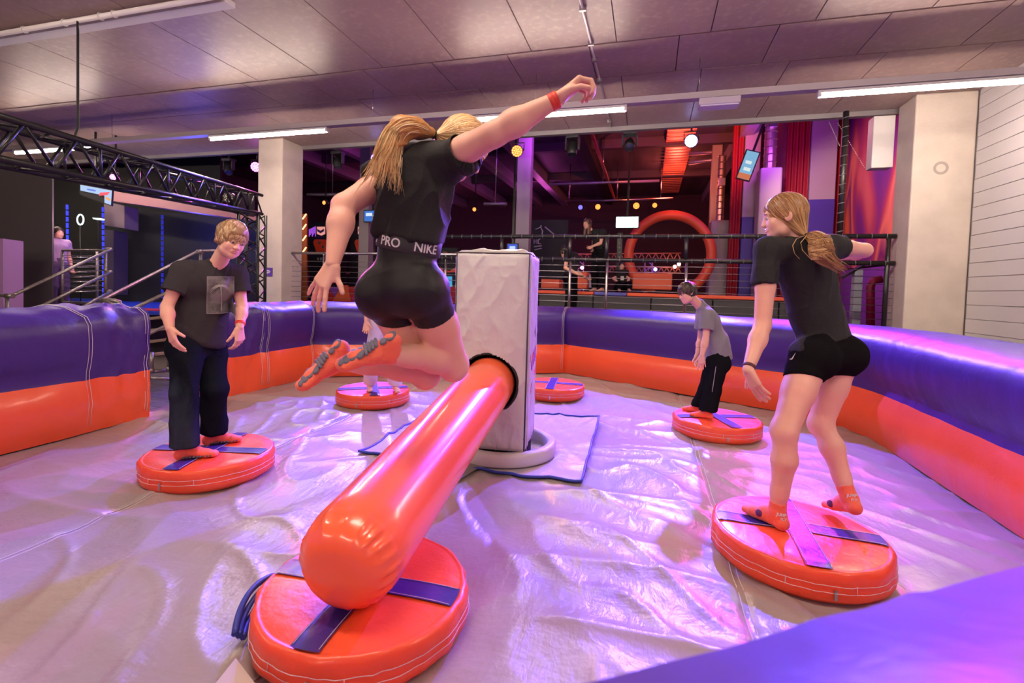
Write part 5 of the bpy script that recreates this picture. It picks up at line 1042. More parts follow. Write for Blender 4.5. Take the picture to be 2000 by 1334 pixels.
def hair_cap(c, M, S, grow=.012, low=-.06, front=.06, vx=.004, nape=True, fc=.085):
    L = lambda x, y, z: A3(c) + M @ (A3((x, y, z)) * S); F = Field([L(0, 0, .03)], .15 * S, vx)
    F.ell(L(0, -.014, .032), A3((.074 + grow, .094 + grow, .085 + grow)) * S, M, .01)
    if nape: F.ell(L(0, -.045, -.035), A3((.060 + grow, .050 + grow, .055)) * S, M, .02)
    F.ell(L(0, .105, -.040), A3((fc, .085, .098)) * S, M, .012, 's'); F.cut(L(0, 0, low), -M[:, 2])
    return F
def pony(c, M, S, cap, tie, path, rads, hm, par, n1=520, n2=170, r1=.0013, r2=.0016, seed=1, bun=None):
    rg = np.random.default_rng(seed); p, q = cap; roots = p[rg.integers(0, len(p), n1)]; tie = A3(tie); cc = A3(c) + M @ (A3((0, -.014, .032)) * S); K = 9; out = []
    rad_of = lambda v: 1 / np.sqrt((v @ M[:, 0] / (.0875 * S)) ** 2 + (v @ M[:, 1] / (.1075 * S)) ** 2 + (v @ M[:, 2] / (.0985 * S)) ** 2)
    for r in roots:
        pts = []
        for k in range(K):
            f = k / (K - 1); x = r + (tie - r) * f; v = x - cc; l = np.linalg.norm(v) + 1e-9; v = v / l; want = rad_of(v) * (1.0 + .012 * rg.random())
            R = max(l, want) if f < .82 else l + (max(l, want) - l) * max(0, (1 - f) / .18); pts.append(cc + v * R)
        out.append(pts)
    strands('combed_hair', out, r1, hm, par, .8)
    P = np.array([A3(x) for x in path]); tt = np.linspace(0, 1, len(P)); K2 = 16; ts = np.linspace(0, 1, K2); C_ = np.stack([np.interp(ts, tt, P[:, k]) for k in range(3)], 1)
    for _ in range(2): C_[1:-1] = (C_[:-2] + 2 * C_[1:-1] + C_[2:]) / 4
    R_ = np.interp(ts, np.linspace(0, 1, len(rads)), rads); T = np.gradient(C_, axis=0); T /= np.linalg.norm(T, axis=1, keepdims=True); A = np.cross(T, UV); A /= np.linalg.norm(A, axis=1, keepdims=True) + 1e-9; B = np.cross(A, T); out = []
    for i in range(n2):
        a = rg.random() * 6.283; rr = math.sqrt(rg.random()); w = rg.normal(0, 1, 2) * .12; ln = 1 - .25 * rg.random(); pts = []
        for k in range(K2):
            f = ts[k] * ln; c0 = np.array([np.interp(f, ts, C_[:, q]) for q in range(3)]); Rk = np.interp(f, ts, R_); Ak = A[min(int(f * K2), K2 - 1)]; Bk = B[min(int(f * K2), K2 - 1)]
            pts.append(c0 + (Ak * (math.cos(a) * rr + w[0] * math.sin(f * 7)) + Bk * (math.sin(a) * rr + w[1] * math.sin(f * 6 + 1))) * Rk)
        out.append(pts)
    strands('ponytail', out, r2, hm, par, .3)
    part('hair_tie', MB().tube([tie + (np.cross(T[0], UV) / np.linalg.norm(np.cross(T[0], UV)) * math.cos(a) + np.cross(T[0], np.cross(T[0], UV) / np.linalg.norm(np.cross(T[0], UV))) * math.sin(a)) * (rads[0] + .003) for a in np.linspace(0, 6.283, 17)[:-1]], .004, 6, closed=True), BLACKM, par)
def tufts(c, M, S, cap, hm, par, n=900, ln=.035, seed=2, fwd=.8, r=.0018, messy=.35):
    """short hair combed from the crown, lying on the skull"""
    rg = np.random.default_rng(seed); p, q = cap; loc = (p - A3(c)) @ M / S; ok = np.where((loc[:, 2] > -.05) & ((loc[:, 1] < .07) | (loc[:, 2] > .05)))[0]; ii = ok[rg.integers(0, len(ok), n)]; out = []
    cen = A3((0, -.014, .032)); rad = A3((.088, .108, .100)); crown = A3((0.01, -.05, .13))
    for i in ii:
        x = loc[i].copy(); pts = []; L_ = ln / S * (.6 + .8 * rg.random()); jit = rg.normal(0, messy, 3); lift = 1.0 + .07 * rg.random() ** 2
        for k in range(7):
            pts.append(A3(c) + M @ (x * S)); v = (x - cen) / rad; nrm = unit(v / rad); fl_ = unit(x - crown) + A3((.25, fwd * (.55 if x[2] > .03 else .1), -.35)) + jit; fl_ = unit(fl_ - nrm * (fl_ @ nrm) * .9)
            x = x + fl_ * L_ / 6; v = (x - cen) / rad; l = np.linalg.norm(v); t = 1.0 + (lift - 1.0) * (k + 1) / 4; x = cen + v / l * max(l, 1.0) * rad if l < t else x; v = (x - cen) / rad; l = np.linalg.norm(v)
            if l > t + .03: x = cen + v / l * (t + .03) * rad
        out.append(pts)
    strands('hair_locks', out, r, hm, par, .35)
def sleeve(J, s, S, frac, r0, r1, vx, lo_pts, pad, thick=.008):
    sh, el = J['s' + s], J['e' + s]; d = unit(el - sh); end = sh + (el - sh) * frac; F = Field(lo_pts, pad, vx); F.cone(sh, end + d * .05, r0 * S, r1 * S, .02); F.cone(J['neck'] * .25 + sh * .75, sh, .05 * S, r0 * S, .03); F.cut(end, d); return F, sh, el, end, d
def shirt(J, S, m, par, hem, hemn, infl=.014, frac=.55, sr=(.066, .062), vx=.005, fold=(.006, 9, (0, 0, 1)), w=1.0, hips=True, name='t_shirt', bell=0.0, neckcut=.028, arms=True):
    pts = [J[k] for k in ('sL', 'sR', 'waist', 'pelvis', 'neck', 'hL', 'hR')] + [J['s' + s] + (J['e' + s] - J['s' + s]) * frac for s in 'LR']; pad = .19 * S + infl
    F = Field(pts, pad, vx); torso(F, J, S, w, infl, hips, .03, False)
    if bell: F.cone(J['waist'], J['pelvis'], .15 * S + bell, .165 * S + bell, .03, (J['fw'], 1.2))
    F.cut(hem, hemn)
    # open hem
    G = Field(pts, pad, vx); torso(G, J, S, w, infl - .012, hips, .03, False)
    if bell: G.cone(J['waist'], J['pelvis'], .15 * S + bell - .010, .165 * S + bell - .010, .03, (J['fw'], 1.2))
    hn = unit(hemn); G.cut(A3(hem) - hn * .035, -hn); F.a = np.maximum(F.a, -G.a)
    if arms:
        for s in 'LR':
            Q, sh, el, end, d = sleeve(J, s, S, J.get('frac' + s, frac), sr[0], sr[1], vx, pts, pad); F.merge(Q, .03)
            F.cone(end - d * .03, end + d * .03, sr[1] * S - .012, sr[1] * S - .012, .002, None, 's')
    up = J['up']; F.ell(J['neck'] + up * .035 * S, A3((.06, .06, .035)) * S, None, .006, 's')
    return to_obj(name, [F.mesh()], m, par, fold, sm=1)
def clothes_legs(J, S, m, par, top, topn, cuts, infl, name, vx=.005, fold=(.006, 8, (0, 0, 1)), loose=(0, 0), carve=True, glute=True, w=1.0, legk=.02, thick=.008):
    """cuts: {'L': (t, on 'thigh'|'shin')}; loose: extra radius at knee, at hem"""
    pts = [J[k] for k in ('waist', 'pelvis', 'hL', 'hR', 'kL', 'kR')]; 
    if any(c[1] == 'shin' for c in cuts.values()): pts += [J['aL'], J['aR']]
    pad = .17 * S + infl + max(loose); F = Field(pts, pad, vx)
    torso(F, J, S, w, infl, True, .03, glute); F.cut(top, topn)
    for s in 'LR':
        t, on = cuts[s]; h, kn, an = J['h' + s], J['k' + s], J['a' + s]; G = Field(pts, pad, vx)
        if on == 'thigh':
            d = unit(kn - h); end = h + (kn - h) * t; G.cone(h, h + (kn - h) * .5, .092 * S + infl, .076 * S + infl + loose[0], legk); G.cone(h + (kn - h) * .45, kn, .077 * S + infl + loose[0], .058 * S + infl + loose[1], legk); n_ = A3(J.get('cut' + s, d)); G.cut(end, n_)
        else:
            d = unit(an - kn); end = kn + (an - kn) * t; G.cone(h, kn, .092 * S + infl, .062 * S + infl + loose[0], legk); G.cone(kn, kn + (an - kn) * 1.1, .062 * S + infl + loose[0], .045 * S + infl + loose[1], legk); n_ = A3(J.get('cut' + s, d)); G.cut(end, n_)
        F.merge(G, .012 if on == 'thigh' else .015)
        if carve:
            r_ = ((.072 if on == 'thigh' else .045) * S + infl + loose[1]) - .004; F.cone(end - unit(n_) * .02, end + d * .05, max(r_ - thick, .02), max(r_ - thick, .02), .002, None, 's')
    return to_obj(name, [F.mesh()], m, par, fold, sm=1)
def body(J, S, par, m=None, vx=.0045, w=1.0, hands=None, face=True, feet=True, legs=True):
    pts = [v for k, v in J.items() if isinstance(v, np.ndarray) and v.shape == (3,) and k in ('sL', 'sR', 'eL', 'eR', 'wL', 'wR', 'hL', 'hR', 'kL', 'kR', 'aL', 'aR', 'waist', 'pelvis', 'neck', 'head')]
    F = Field(pts, .17 * S, vx); torso(F, J, S, w, 0.0, True)
    for s in 'LR': arm(F, J, s, S); leg(F, J, s, S, 0.0, .02, feet)
    M = headM(J['hf'], J['hu']); nb = J['head'] + M @ (A3((0, -.022, -.05)) * S); F.cone(J['neck'] - J['up'] * .02, nb, .054 * S, .048 * S, .02)
    pieces = []
    if face and vx < .008:
        H = Field([J['head']], .145 * S, .0026); H.cone(J['neck'] - J['up'] * .0, nb, .054 * S, .048 * S, .02); head_prims(H, J['head'], M, S); 
        # stop the fine piece inside the neck so that both surfaces coincide there
        pieces.append(H.mesh())
    else: head_prims(F, J['head'], M, S, False)
    pieces.insert(0, F.mesh())
    if hands:
        for hm_ in hands: pieces.append(hm_)
    return to_obj('body', pieces, m or SKIN, par, sm=1), M
def band(J, s, S, f, m, par, name='wristband', r=.031, w=.010, n=1):
    el, wr = J['e' + s], J['w' + s]; d = unit(wr - el); o = None
    for q in range(n):
        c = el + (wr - el) * (f - .055 * q); mb = MB(); mb.lathe([(r * S, -w), (r * S + .003, -w * .8), (r * S + .003, w * .8), (r * S, w)], c, d, 28); o = part(name, mb, m, par, fix=False)
    return o
def sock(J, s, S, m, par, top=.10, vx=.0035, name='sock'):
    an = J['a' + s]; td, fu = unit(J['toe' + s]), unit(J['fup' + s]); kn = J['k' + s]; F = Field([an, an + td * .2 * S, an - td * .07 * S, an - fu * .08 * S, an + unit(kn - an) * top], .05, vx); up = unit(kn - an); foot_prims(F, J, s, S, .0035)
    F.cone(an, an + up * (top + .05), .0375 * S + .002, .040 * S + .002, .01); F.cut(an + up * top * .62, up); return to_obj(name, [F.mesh()], m, par, (.0016, 30, up), sm=1)
LIPS = mat('lips', (.55, .20, .18), .4, sss=.1)
SOCKO = mat('sock_orange', (.88, .15, .08), .8, sheen=.3, bump=[(120, .15, 2, None)])
def hit(px, py):
    d = Vector(unit(FV + RV * (px - PCX) / FPX - UV * (py - PCY) / FPX)); ok, loc, nrm, _, ob, _ = SC.ray_cast(bpy.context.evaluated_depsgraph_get(), Vector(CAMP) + d * 1.2, d)
    if not ok: return None
    n = A3(nrm); n = n if n @ A3(d) < 0 else -n; return A3(loc), n
# ---------------------------------------------------------------- girl standing on the cushion, seen from behind
def girl_standing():
    S = .90; fw0 = unit(-RV * .42 + FV * .9); g = thing('person', tuple(fl(1560, 1030, .13)), 'person in black t-shirt and shorts standing bent on a cushion, fair bun', 'person')
    J = dict(head=at(1531, 424, 2.32), neck=at(1556, 474, 2.32), sL=at(1500, 488, 2.25), sR=at(1624, 482, 2.40), eL=at(1489, 636, 2.22), wL=at(1461, 722, 2.12), eR=at(1688, 489, 2.52), wR=at(1640, 500, 2.72),
             waist=at(1594, 610, 2.36), pelvis=at(1612, 682, 2.36), hL=at(1583, 697, 2.28), hR=at(1643, 690, 2.40), kL=at(1532, 842, 2.17), kR=at(1603, 828, 2.40), hf=unit(-RV * .92 + FV * .36 - UV * .12), hu=unit(UV + -RV * .08), hfw=unit(-RV * .35 + FV * .9), plump=.004, fracR=.26)
    hl = fl(1534, 1036, .14); tl = fl(1462, 999, .14); hr = fl(1676, 1004, .215); tr_ = fl(1606, 988, .140)
    J['toeL'] = unit((tl - hl) * [1, 1, 0]); J['toeR'] = unit(tr_ - hr); J['fupL'] = A3((0, 0, 1)); J['fupR'] = unit(A3((0, 0, 1)) - J['toeR'] * J['toeR'][2]); J['aL'] = hl + J['toeL'] * .045 + A3((0, 0, .062)); J['aR'] = hr + J['toeR'] * .045 + J['fupR'] * .062
    J['hdL'] = unit(RV * .42 - UV * .90 - FV * .1); J['hnL'] = unit(RV * .75 + UV * .35 + FV * .3); J['htL'] = unit(RV * .6 + UV * .2 + FV * .6); J['hdR'] = unit(-RV * .5 + FV * .8); J['hnR'] = -UV; J['htR'] = RV
    torso(Field([J['waist']], .01, .01), J, S)
    b, M = body(J, S, g, w=.88, hands=[hand_prop(J, 'L', S, curls=(.12, .16, .18, .2), spread=.06, thumb=(.75, -.1)), hand_prop(J, 'R', S, vx=.003)])
    shirt(J, S, mat('black_tee', (.008, .007, .008), .85,  bump=[(18, .25, 4, None)]), g, J['pelvis'] - unit(J['pelvis'] - J['waist']) * .045, unit(J['pelvis'] - J['waist'] + A3((0, 0, 0))), .012, .46, (.056, .062), fold=(.010, 8, (0, .2, 1)), w=.97)
    J['cutL'] = unit(J['kL'] - J['hL'] + RV * .10); J['cutR'] = unit(J['kR'] - J['hR'] + RV * .06)
    clothes_legs(J, S, mat('black_shorts', (.008, .007, .008), .9, spec=.02), g, J['waist'] + (J['waist'] - J['pelvis']) * .1, unit(J['waist'] - J['pelvis']), {'L': (.30, 'thigh'), 'R': (.28, 'thigh')}, .007, 'shorts', fold=(.003, 10, RV), w=.95, carve=False)
    for s in 'LR': sk_ = sock(J, s, S, SOCKO, g, .095)
    def decal(px, py, mbf, m, name, rot=0.0):
        h = hit(px, py)
        if h is None: return
        p, n = h; M_ = frame(p + n * .0012, unit(RV * math.cos(rot) + UV * math.sin(rot)) - n * (unit(RV * math.cos(rot) + UV * math.sin(rot)) @ n), UV); part(name, mbf(M_), m, g)
    bpy.context.view_layer.update()
    for (px, py, rt_) in ((1526, 1006, -.15), (1664, 968, -.1)):
        decal(px, py, lambda M_: text_mb('JUMP', .019, M_, .0012, bold=.0004), STITCH, 'sock_lettering', rt_); decal(px + 4, py + 9, lambda M_: text_mb('FLY', .016, M_, .0012, bold=.0004), STITCH, 'sock_lettering', rt_)
    for (px, py) in ((1482, 1002), (1622, 984)): decal(px, py, lambda M_: MB().lathe([(0, .003), (.015, .003), (.017, -.002)], M_.translation, M_.to_3x3() @ Vector((0, 0, 1)), 18), mat('emblem_purple', (.12, .03, .18), .7), 'sock_emblem')
    decal(1550, 698, lambda M_: MB().prism([M_ @ Vector((x, y, -.001)) for x, y in [(-.019, .006), (-.016, -.001), (-.009, -.004), (.022, .009), (-.008, .002), (-.013, .003)]], M_.to_3x3() @ Vector((0, 0, 1)), .003), STITCH, 'white_mark')
    band(J, 'L', S, .93, mat('band_maroon', (.08, .01, .03), .5), g, r=.0265, w=.008)
    hm = hairmat('hair_dark_blonde', (.52, .29, .12), (.24, .11, .045), (.72, .46, .22)); cap = hair_cap(J['head'], M, S, .013, -.075, .05, fc=.070); cm = cap.mesh(); to_obj('hair', [cm], hm, g)
    tie = at(1576, 463, 2.24); pony(J['head'], M, S, cm, tie, [tie, at(1590, 462, 2.20), at(1604, 478, 2.17), at(1608, 498, 2.16), at(1624, 512, 2.16), at(1652, 530, 2.17)], [.012, .03, .05, .045, .03, .028], hm, g, n2=200)
    # looped bun
    bn = Field([at(1600, 482, 2.17)], .10, .004); bn.ell(at(1602, 484, 2.17), (.044, .036, .054), None, .01); bn.ell(at(1590, 466, 2.20), (.026, .026, .028), None, .02); to_obj('hair_bun', [bn.mesh()], hm, g, (.006, 26, RV + UV * .2), sm=1)
    rg = np.random.default_rng(5); out = []
    for i in range(90):
        a = rg.random() * 2.6 - 1.3; z = rg.random() * .10 - .05; out.append([at(1602, 484, 2.17) + (-FV * math.cos(t) * .040 + RV * math.sin(t) * .050) * (1 - (z / .075) ** 2) ** .5 * (1.02 + .05 * rg.random()) + UV * (z + .006 * math.sin(t * 2 + a)) for t in np.linspace(-1.7, 1.7, 9)])
    strands('bun_strands', out, .0016, hm, g, .7)
    out = [[at(1572, 460, 2.22), at(1556, 466, 2.16), at(1548, 480, 2.13), at(1552, 495, 2.13), at(1562, 506, 2.13)], [at(1574, 462, 2.21), at(1564, 474, 2.15), at(1567, 488, 2.13), at(1578, 500, 2.13), at(1586, 508, 2.13)]]
    strands('loose_strands', [np.repeat(np.array(o_)[None], 1, 0)[0] for o_ in out], .002, hm, g, .5)
    face_parts(J['head'], M, S, g, LIPS, hm, mat('iris_blue', (.12, .2, .3), .1))
girl_standing()
# ---------------------------------------------------------------- girl in mid-air
def girl_jumping():
    S = .93; g = thing('person', tuple(at(790, 600, 1.85)), 'person jumping in mid-air with knees bent, one arm flung up, long fair ponytail', 'person')
    J = dict(head=at(903, 290, 1.86), neck=at(868, 312, 1.83), sL=at(765, 345, 1.88), sR=at(872, 312, 1.74), eL=at(672, 402, 1.74), wL=at(650, 515, 1.64), eR=at(965, 262, 1.60), wR=at(1092, 192, 1.56),
             waist=at(800, 470, 1.82), pelvis=at(788, 545, 1.84), hL=at(752, 572, 1.86), hR=at(828, 566, 1.80), kL=at(832, 728, 2.02), kR=at(886, 712, 1.98), aL=at(668, 704, 1.84), aR=at(760, 690, 1.74), hf=unit(RV * .72 + FV * .25 - UV * .65), hu=unit(RV * .55 + UV * .75), hfw=unit(FV * .8 + RV * .35 - UV * .2), plump=.009)
    J['toeR'] = unit(at(650, 728, 1.66) - at(748, 676, 1.74)); J['fupR'] = unit(RV * .30 - UV * .62 + FV * .62); J['toeL'] = unit(at(580, 762, 1.74) - at(655, 680, 1.84)); J['fupL'] = unit(RV * .42 - UV * .55 + FV * .62)
    J['bkL'] = J['bkR'] = unit(UV * .9 - RV * .2 - FV * .2)
    J['hdL'] = unit(-RV * .40 - UV * .85 - FV * .1); J['hnL'] = unit(FV * .8 + RV * .4); J['htL'] = unit(RV * .9 - UV * .25); J['hdR'] = unit(RV * .82 + UV * .55 - FV * .05); J['hnR'] = unit(RV * .5 - UV * .85 - FV * .1); J['htR'] = unit(-FV)
    torso(Field([J['waist']], .01, .01), J, S)
    b, M = body(J, S, g, w=.88, hands=[hand_prop(J, 'L', S, curls=(.06, .16, .20, .16), spread=.26, thumb=(1.0, .1)), hand_prop(J, 'R', S, curls=(.85, .95, 1.0, 1.0), spread=.05, thumb=(.5, .6))], face=True)
    shirt(J, S, MATS['black_tee'], g, J['waist'] - unit(J['pelvis'] - J['waist']) * .012, unit(J['pelvis'] - J['waist'] + RV * .0), .018, .36, (.060, .074), fold=(.028, 6.0, (.5, 0, 1)), w=.93, vx=.0045)
    J['cutL'] = unit(J['kL'] - J['hL'] - RV * .15); J['cutR'] = unit(J['kR'] - J['hR'])
    SHM = mat('black_shorts_satin', (.012, .012, .013), .5, spec=.3, bump=[(6, .06, 2, None)])
    dn = unit(J['pelvis'] - J['waist']); clothes_legs(J, S, SHM, g, J['waist'] - dn * .022, -dn, {'L': (.30, 'thigh'), 'R': (.34, 'thigh')}, .006, 'shorts', fold=(.003, 9, RV), w=.95, carve=False, vx=.0045)
    # waistband with lettering, following the waist ellipse
    ctr = J['waist'] + dn * .014; rt, fw = J['rt'], J['fw']; rt = unit(rt - dn * (rt @ dn)); fw = unit(np.cross(-dn, rt)); a_, b_ = .128 * .95 * S + .017, .128 * .95 * S * .80 + .012
    def wb(th, h, off=0.0): return ctr + rt * (math.cos(th) * (a_ + off)) + fw * (math.sin(th) * (b_ + off)) - dn * h
    mb = MB(); n = 72; rows = [(-.028, .0), (-.026, .003), (.026, .003), (.028, .0)]
    mb.add([wb(2 * math.pi * j / n, h, o) for h, o in rows for j in range(n)], [(i * n + j, i * n + (j + 1) % n, (i + 1) * n + (j + 1) % n, (i + 1) * n + j) for i in range(3) for j in range(n)], True); wbo = part('waistband', mb, mat('waistband_grey', (.03, .028, .03), .7), g, fix=False)
    ac = math.atan2(-b_, 0)
    def bend(v, c0):
        th = -math.pi / 2 + (v.x + c0) / ((a_ + b_) / 2 * 1.08); return Vector(wb(th, v.y, .0035 + v.z))
    for txt, c0 in (('PRO', .004), ('NIKE', .150), ('PRO', -.125)): part('lettering', text_mb(txt, .047, None, .0008, bend=lambda v, c0=c0: bend(v, c0), bold=.0006), mat('white_print', (.75, .72, .74), .6), wbo)
    sm_ = mat('sock_grip', (.88, .15, .08), .8)
    # grip socks: orange with dark dots and bars on the sole
    nt = sm_.node_tree; 
    for s in 'LR':
        sk_ = sock(J, s, S, SOCKO, g, .10); an = J['a' + s]; td, fu = unit(J['toe' + s]), unit(J['fup' + s]); fu = unit(fu - td * (fu @ td)); sd = np.cross(td, fu)
        G = MB(); shape = [(-.03, .0, .014, .012), (.005, .006, .010, .008), (.03, -.008, .016, .0045), (.045, -.006, .018, .0045), (.06, -.004, .02, .0045), (.075, -.002, .022, .0045), (.10, .004, .018, .010), (.125, -.004, .018, .012), (.15, .0, .014, .010), (.172, .002, .010, .007)]
        for (x, y, wx__, wl) in shape:
            cpt = an + td * x * S + sd * y * S - fu * (.070 * S)
            # project onto the sole
            G.lathe([(0, .008), (.7, .008), (1, .006), (1, 0)], (0, 0, 0), (0, 0, 1), 14); k0 = len(G.v) - 56
            for q in range(k0, len(G.v)): vx_, vy_, vz_ = G.v[q]; G.v[q] = tuple(cpt + td * vx_ * wl * 1.9 * S + sd * vy_ * wx__ * 1.75 * S + td * vy_ * wx__ * .5 * S - fu * (vz_ - .004))
        part('sole_grip', G, mat('grip_slate', (.13, .12, .17), .7), sk_, fix=False)
    band(J, 'R', S, .95, mat('band_red', (.75, .05, .03), .5), g, r=.0275, w=.009, n=2)
    hm = hairmat('hair_golden', (.80, .46, .17), (.50, .23, .07), (.95, .74, .44)); cap = hair_cap(J['head'], M, S, .012, -.075, .05, fc=.070); cm = cap.mesh(); to_obj('hair', [cm], hm, g)
    tie = at(848, 263, 1.78); pony(J['head'], M, S, cm, tie, [tie, at(820, 250, 1.74), at(790, 245, 1.70), at(765, 262, 1.68), at(756, 300, 1.67), at(752, 335, 1.67), at(742, 372, 1.67)], [.010, .030, .036, .036, .042, .060, .085], hm, g, n1=1000, n2=330, r1=.0014, r2=.0015, seed=4)
    core = Field([tie, at(790, 240, 1.7), at(756, 300, 1.67)], .08, .004); core.cone(tie, at(812, 250, 1.74), .010, .030, .02); core.cone(at(812, 250, 1.74), at(785, 252, 1.71), .030, .034, .03); core.cone(at(785, 252, 1.71), at(766, 282, 1.69), .034, .030, .03); core.cone(at(766, 282, 1.69), at(758, 322, 1.68), .026, .012, .03); to_obj('ponytail_core', [core.mesh()], hm, g, (.008, 22, RV), sm=1)
    rg = np.random.default_rng(9); out = []
    for i in range(26):
        x = rg.random(); out.append([at(800 - 20 * x, 248 + 6 * x, 1.69), at(770 - 25 * x, 250 + 10 * x, 1.67), at(742 - 12 * x, 275 + 20 * x, 1.66), at(735 - 5 * x, 318, 1.66), at(722 - 14 * x, 345 + 12 * x, 1.66), at(700 - 8 * x, 362 + 18 * x, 1.67)])
    strands('loose_strands', out, .0014, hm, g, .3)
    face_parts(J['head'], M, S, g, LIPS, hm, mat('iris_blue', (.12, .2, .3), .1))
girl_jumping()
# ---------------------------------------------------------------- boy at the left
def boy_left():
    S = .88; g = thing('person', tuple(fl(385, 885, .13)), 'fair-haired person in dark printed t-shirt and black jeans standing on a cushion', 'person')
    J = dict(head=at(452, 469, 2.86), neck=at(424, 518, 2.92), sR=at(356, 530, 2.84), sL=at(462, 536, 3.02), eR=at(326, 600, 2.78), wR=at(332, 642, 2.72), eL=at(473, 600, 3.0), wL=at(468, 640, 2.92),
             waist=at(394, 612, 2.96), pelvis=at(386, 662, 2.97), hR=at(364, 678, 2.90), hL=at(408, 674, 3.06), kR=at(360, 768, 2.82), kL=at(422, 760, 3.02), hf=unit(RV * .76 - FV * .52 - UV * .34), hu=unit(UV * .85 + RV * .45 - FV * .1), hfw=unit(RV * .75 - FV * .6))
    hr, tr_ = fl(345, 896, .14), fl(412, 890, .14); hl, tl = fl(400, 868, .14), fl(452, 862, .14)
    J['toeR'] = unit((tr_ - hr) * [1, 1, 0]); J['toeL'] = unit((tl - hl) * [1, 1, 0]); J['fupL'] = J['fupR'] = A3((0, 0, 1)); J['aR'] = hr + J['toeR'] * .04 + A3((0, 0, .06)); J['aL'] = hl + J['toeL'] * .04 + A3((0, 0, .06))
    J['hdR'] = unit(RV * .40 - UV * .88 - FV * .15); J['hnR'] = unit(RV * .5 + FV * .8); J['htR'] = unit(RV * .6 - FV * .3); J['hdL'] = unit(-UV * .95 - RV * .0); J['hnL'] = unit(-RV * .7 + FV * .2); J['htL'] = unit(RV * .3 - FV * .7)
    torso(Field([J['waist']], .01, .01), J, S)
    b, M = body(J, S, g, w=.88, hands=[hand_prop(J, 'R', S, curls=(.20, .28, .32, .36), spread=.10, thumb=(.7, .2)), hand_prop(J, 'L', S, curls=(.45, .5, .6, .6), spread=.04, thumb=(.5, .4))])
    TE = mat('charcoal_tee', (.042, .038, .042), 1.0, spec=.0,  bump=[(20, .2, 4, None)])
    sh = shirt(J, S, TE, g, J['pelvis'] + A3((0, 0, .005)), unit(J['pelvis'] - J['waist'] - RV * .05), .018, .58, (.064, .080), fold=(.011, 6.5, (.3, .2, 1)), w=.92, vx=.005, bell=.004, hips=False)
    # chest print: flat grey picture of palm leaves pressed on the cloth
    c = at(431, 585, 2.70); 
    JM = mat('dark_denim', (.010, .012, .018), 1.0, spec=.0,  bump=[(14, .3, 4, None), (150, .1, 2, None)], var=(2.2, (.05, .065, .095), .52, .75, (1, 1, .4)))
    J['cutR'] = A3((0, 0, -1)); J['cutL'] = A3((0, 0, -1)); clothes_legs(J, S, JM, g, J['waist'] + A3((0, 0, .0)), A3((0, 0, 1)), {'R': (.95, 'shin'), 'L': (.95, 'shin')}, .005, 'jeans', fold=(.016, 6, (0, 0, 1)), loose=(.008, .030), w=.9, glute=True)
    for s in 'LR': sock(J, s, S, SOCKO, g, .05)
    for s, c_ in (('R', hr), ('L', hl)):
        G = MB(); td = J['toe' + s]; sd = np.cross(td, [0, 0, 1]); sd = sd if sd @ FV < 0 else -sd
        for q in range(9): p = J['a' + s] + td * (.0 + .017 * q) + sd * .030 - A3((0, 0, .050)); G.lathe([(0, .006), (.006, .005), (.007, 0)], p, sd, 8)
        part('sock_dots', G, mat('grip_slate', (.10, .09, .13), .7), g, fix=False)
    band(J, 'L', S, .80, MATS['band_red'], g, r=.030, w=.010)
    # printed picture
    pr = MB(); Mx = frame(at(434, 577, 2.9), unit(RV * .80 + FV * .55), UV + RV * .20); 
    me_s = sh.data; co = np.empty(len(me_s.vertices) * 3, np.float32); me_s.vertices.foreach_get('co', co); co = co.reshape(-1, 3) + np.array(sh.matrix_world.translation if False else wparent(g).translation)
    U_ = A3(Mx.to_3x3() @ Vector((1, 0, 0))); V_ = A3(Mx.to_3x3() @ Vector((0, 1, 0))); N_ = unit(np.cross(U_, V_)); N_ = N_ if N_ @ FV < 0 else -N_; O_ = at(434, 577, 2.9); rel = co - O_; cu, cv, cn = rel @ U_, rel @ V_, rel @ N_
    from mathutils.kdtree import KDTree
    def surf(u, v):
        m_ = (np.abs(cu - u) < .012) & (np.abs(cv - v) < .012); return (cn[m_].max() if m_.any() else .1)
    gx_, gy_ = np.linspace(-.078, .062, 22), np.linspace(-.112, .112, 30); Hs = np.array([[surf(u, v) for u in gx_] for v in gy_])
    for _ in range(3): Hs[1:-1, 1:-1] = (Hs[1:-1, 1:-1] * 2 + Hs[:-2, 1:-1] + Hs[2:, 1:-1] + Hs[1:-1, :-2] + Hs[1:-1, 2:]) / 6
    def hs(u, v): 
        i = np.clip(np.interp(u, gx_, range(22)), 0, 20.999); j = np.clip(np.interp(v, gy_, range(30)), 0, 28.999); a, b2 = int(i), int(j); fi, fj = i - a, j - b2
        return Hs[b2, a] * (1 - fi) * (1 - fj) + Hs[b2, a + 1] * fi * (1 - fj) + Hs[b2 + 1, a] * (1 - fi) * fj + Hs[b2 + 1, a + 1] * fi * fj
    def sp(u, v, o=.0045): return O_ + U_ * u + V_ * v + N_ * (hs(u, v) + o)
    pr.grid(lambda a, b2: sp(-.078 + .140 * a, -.112 + .224 * b2), 40, 60); pic = part('printed_picture', pr, mat('print_grey', (.17, .155, .15), .8, var=(14, (.07, .065, .065), .45, .6)), g, fix=False)
    fr = MB(); loop = [(-.078 + .14 * t, -.112) for t in np.linspace(0, 1, 12)] + [(.062, -.112 + .224 * t) for t in np.linspace(0, 1, 14)][1:] + [(.062 - .14 * t, .112) for t in np.linspace(0, 1, 12)][1:] + [(-.078, .112 - .224 * t) for t in np.linspace(0, 1, 14)][1:-1]
    fr.tube([sp(u, v, .0055) for u, v in loop], .0012, 4, closed=True); LM = mat('print_line', (.33, .31, .30), .8)
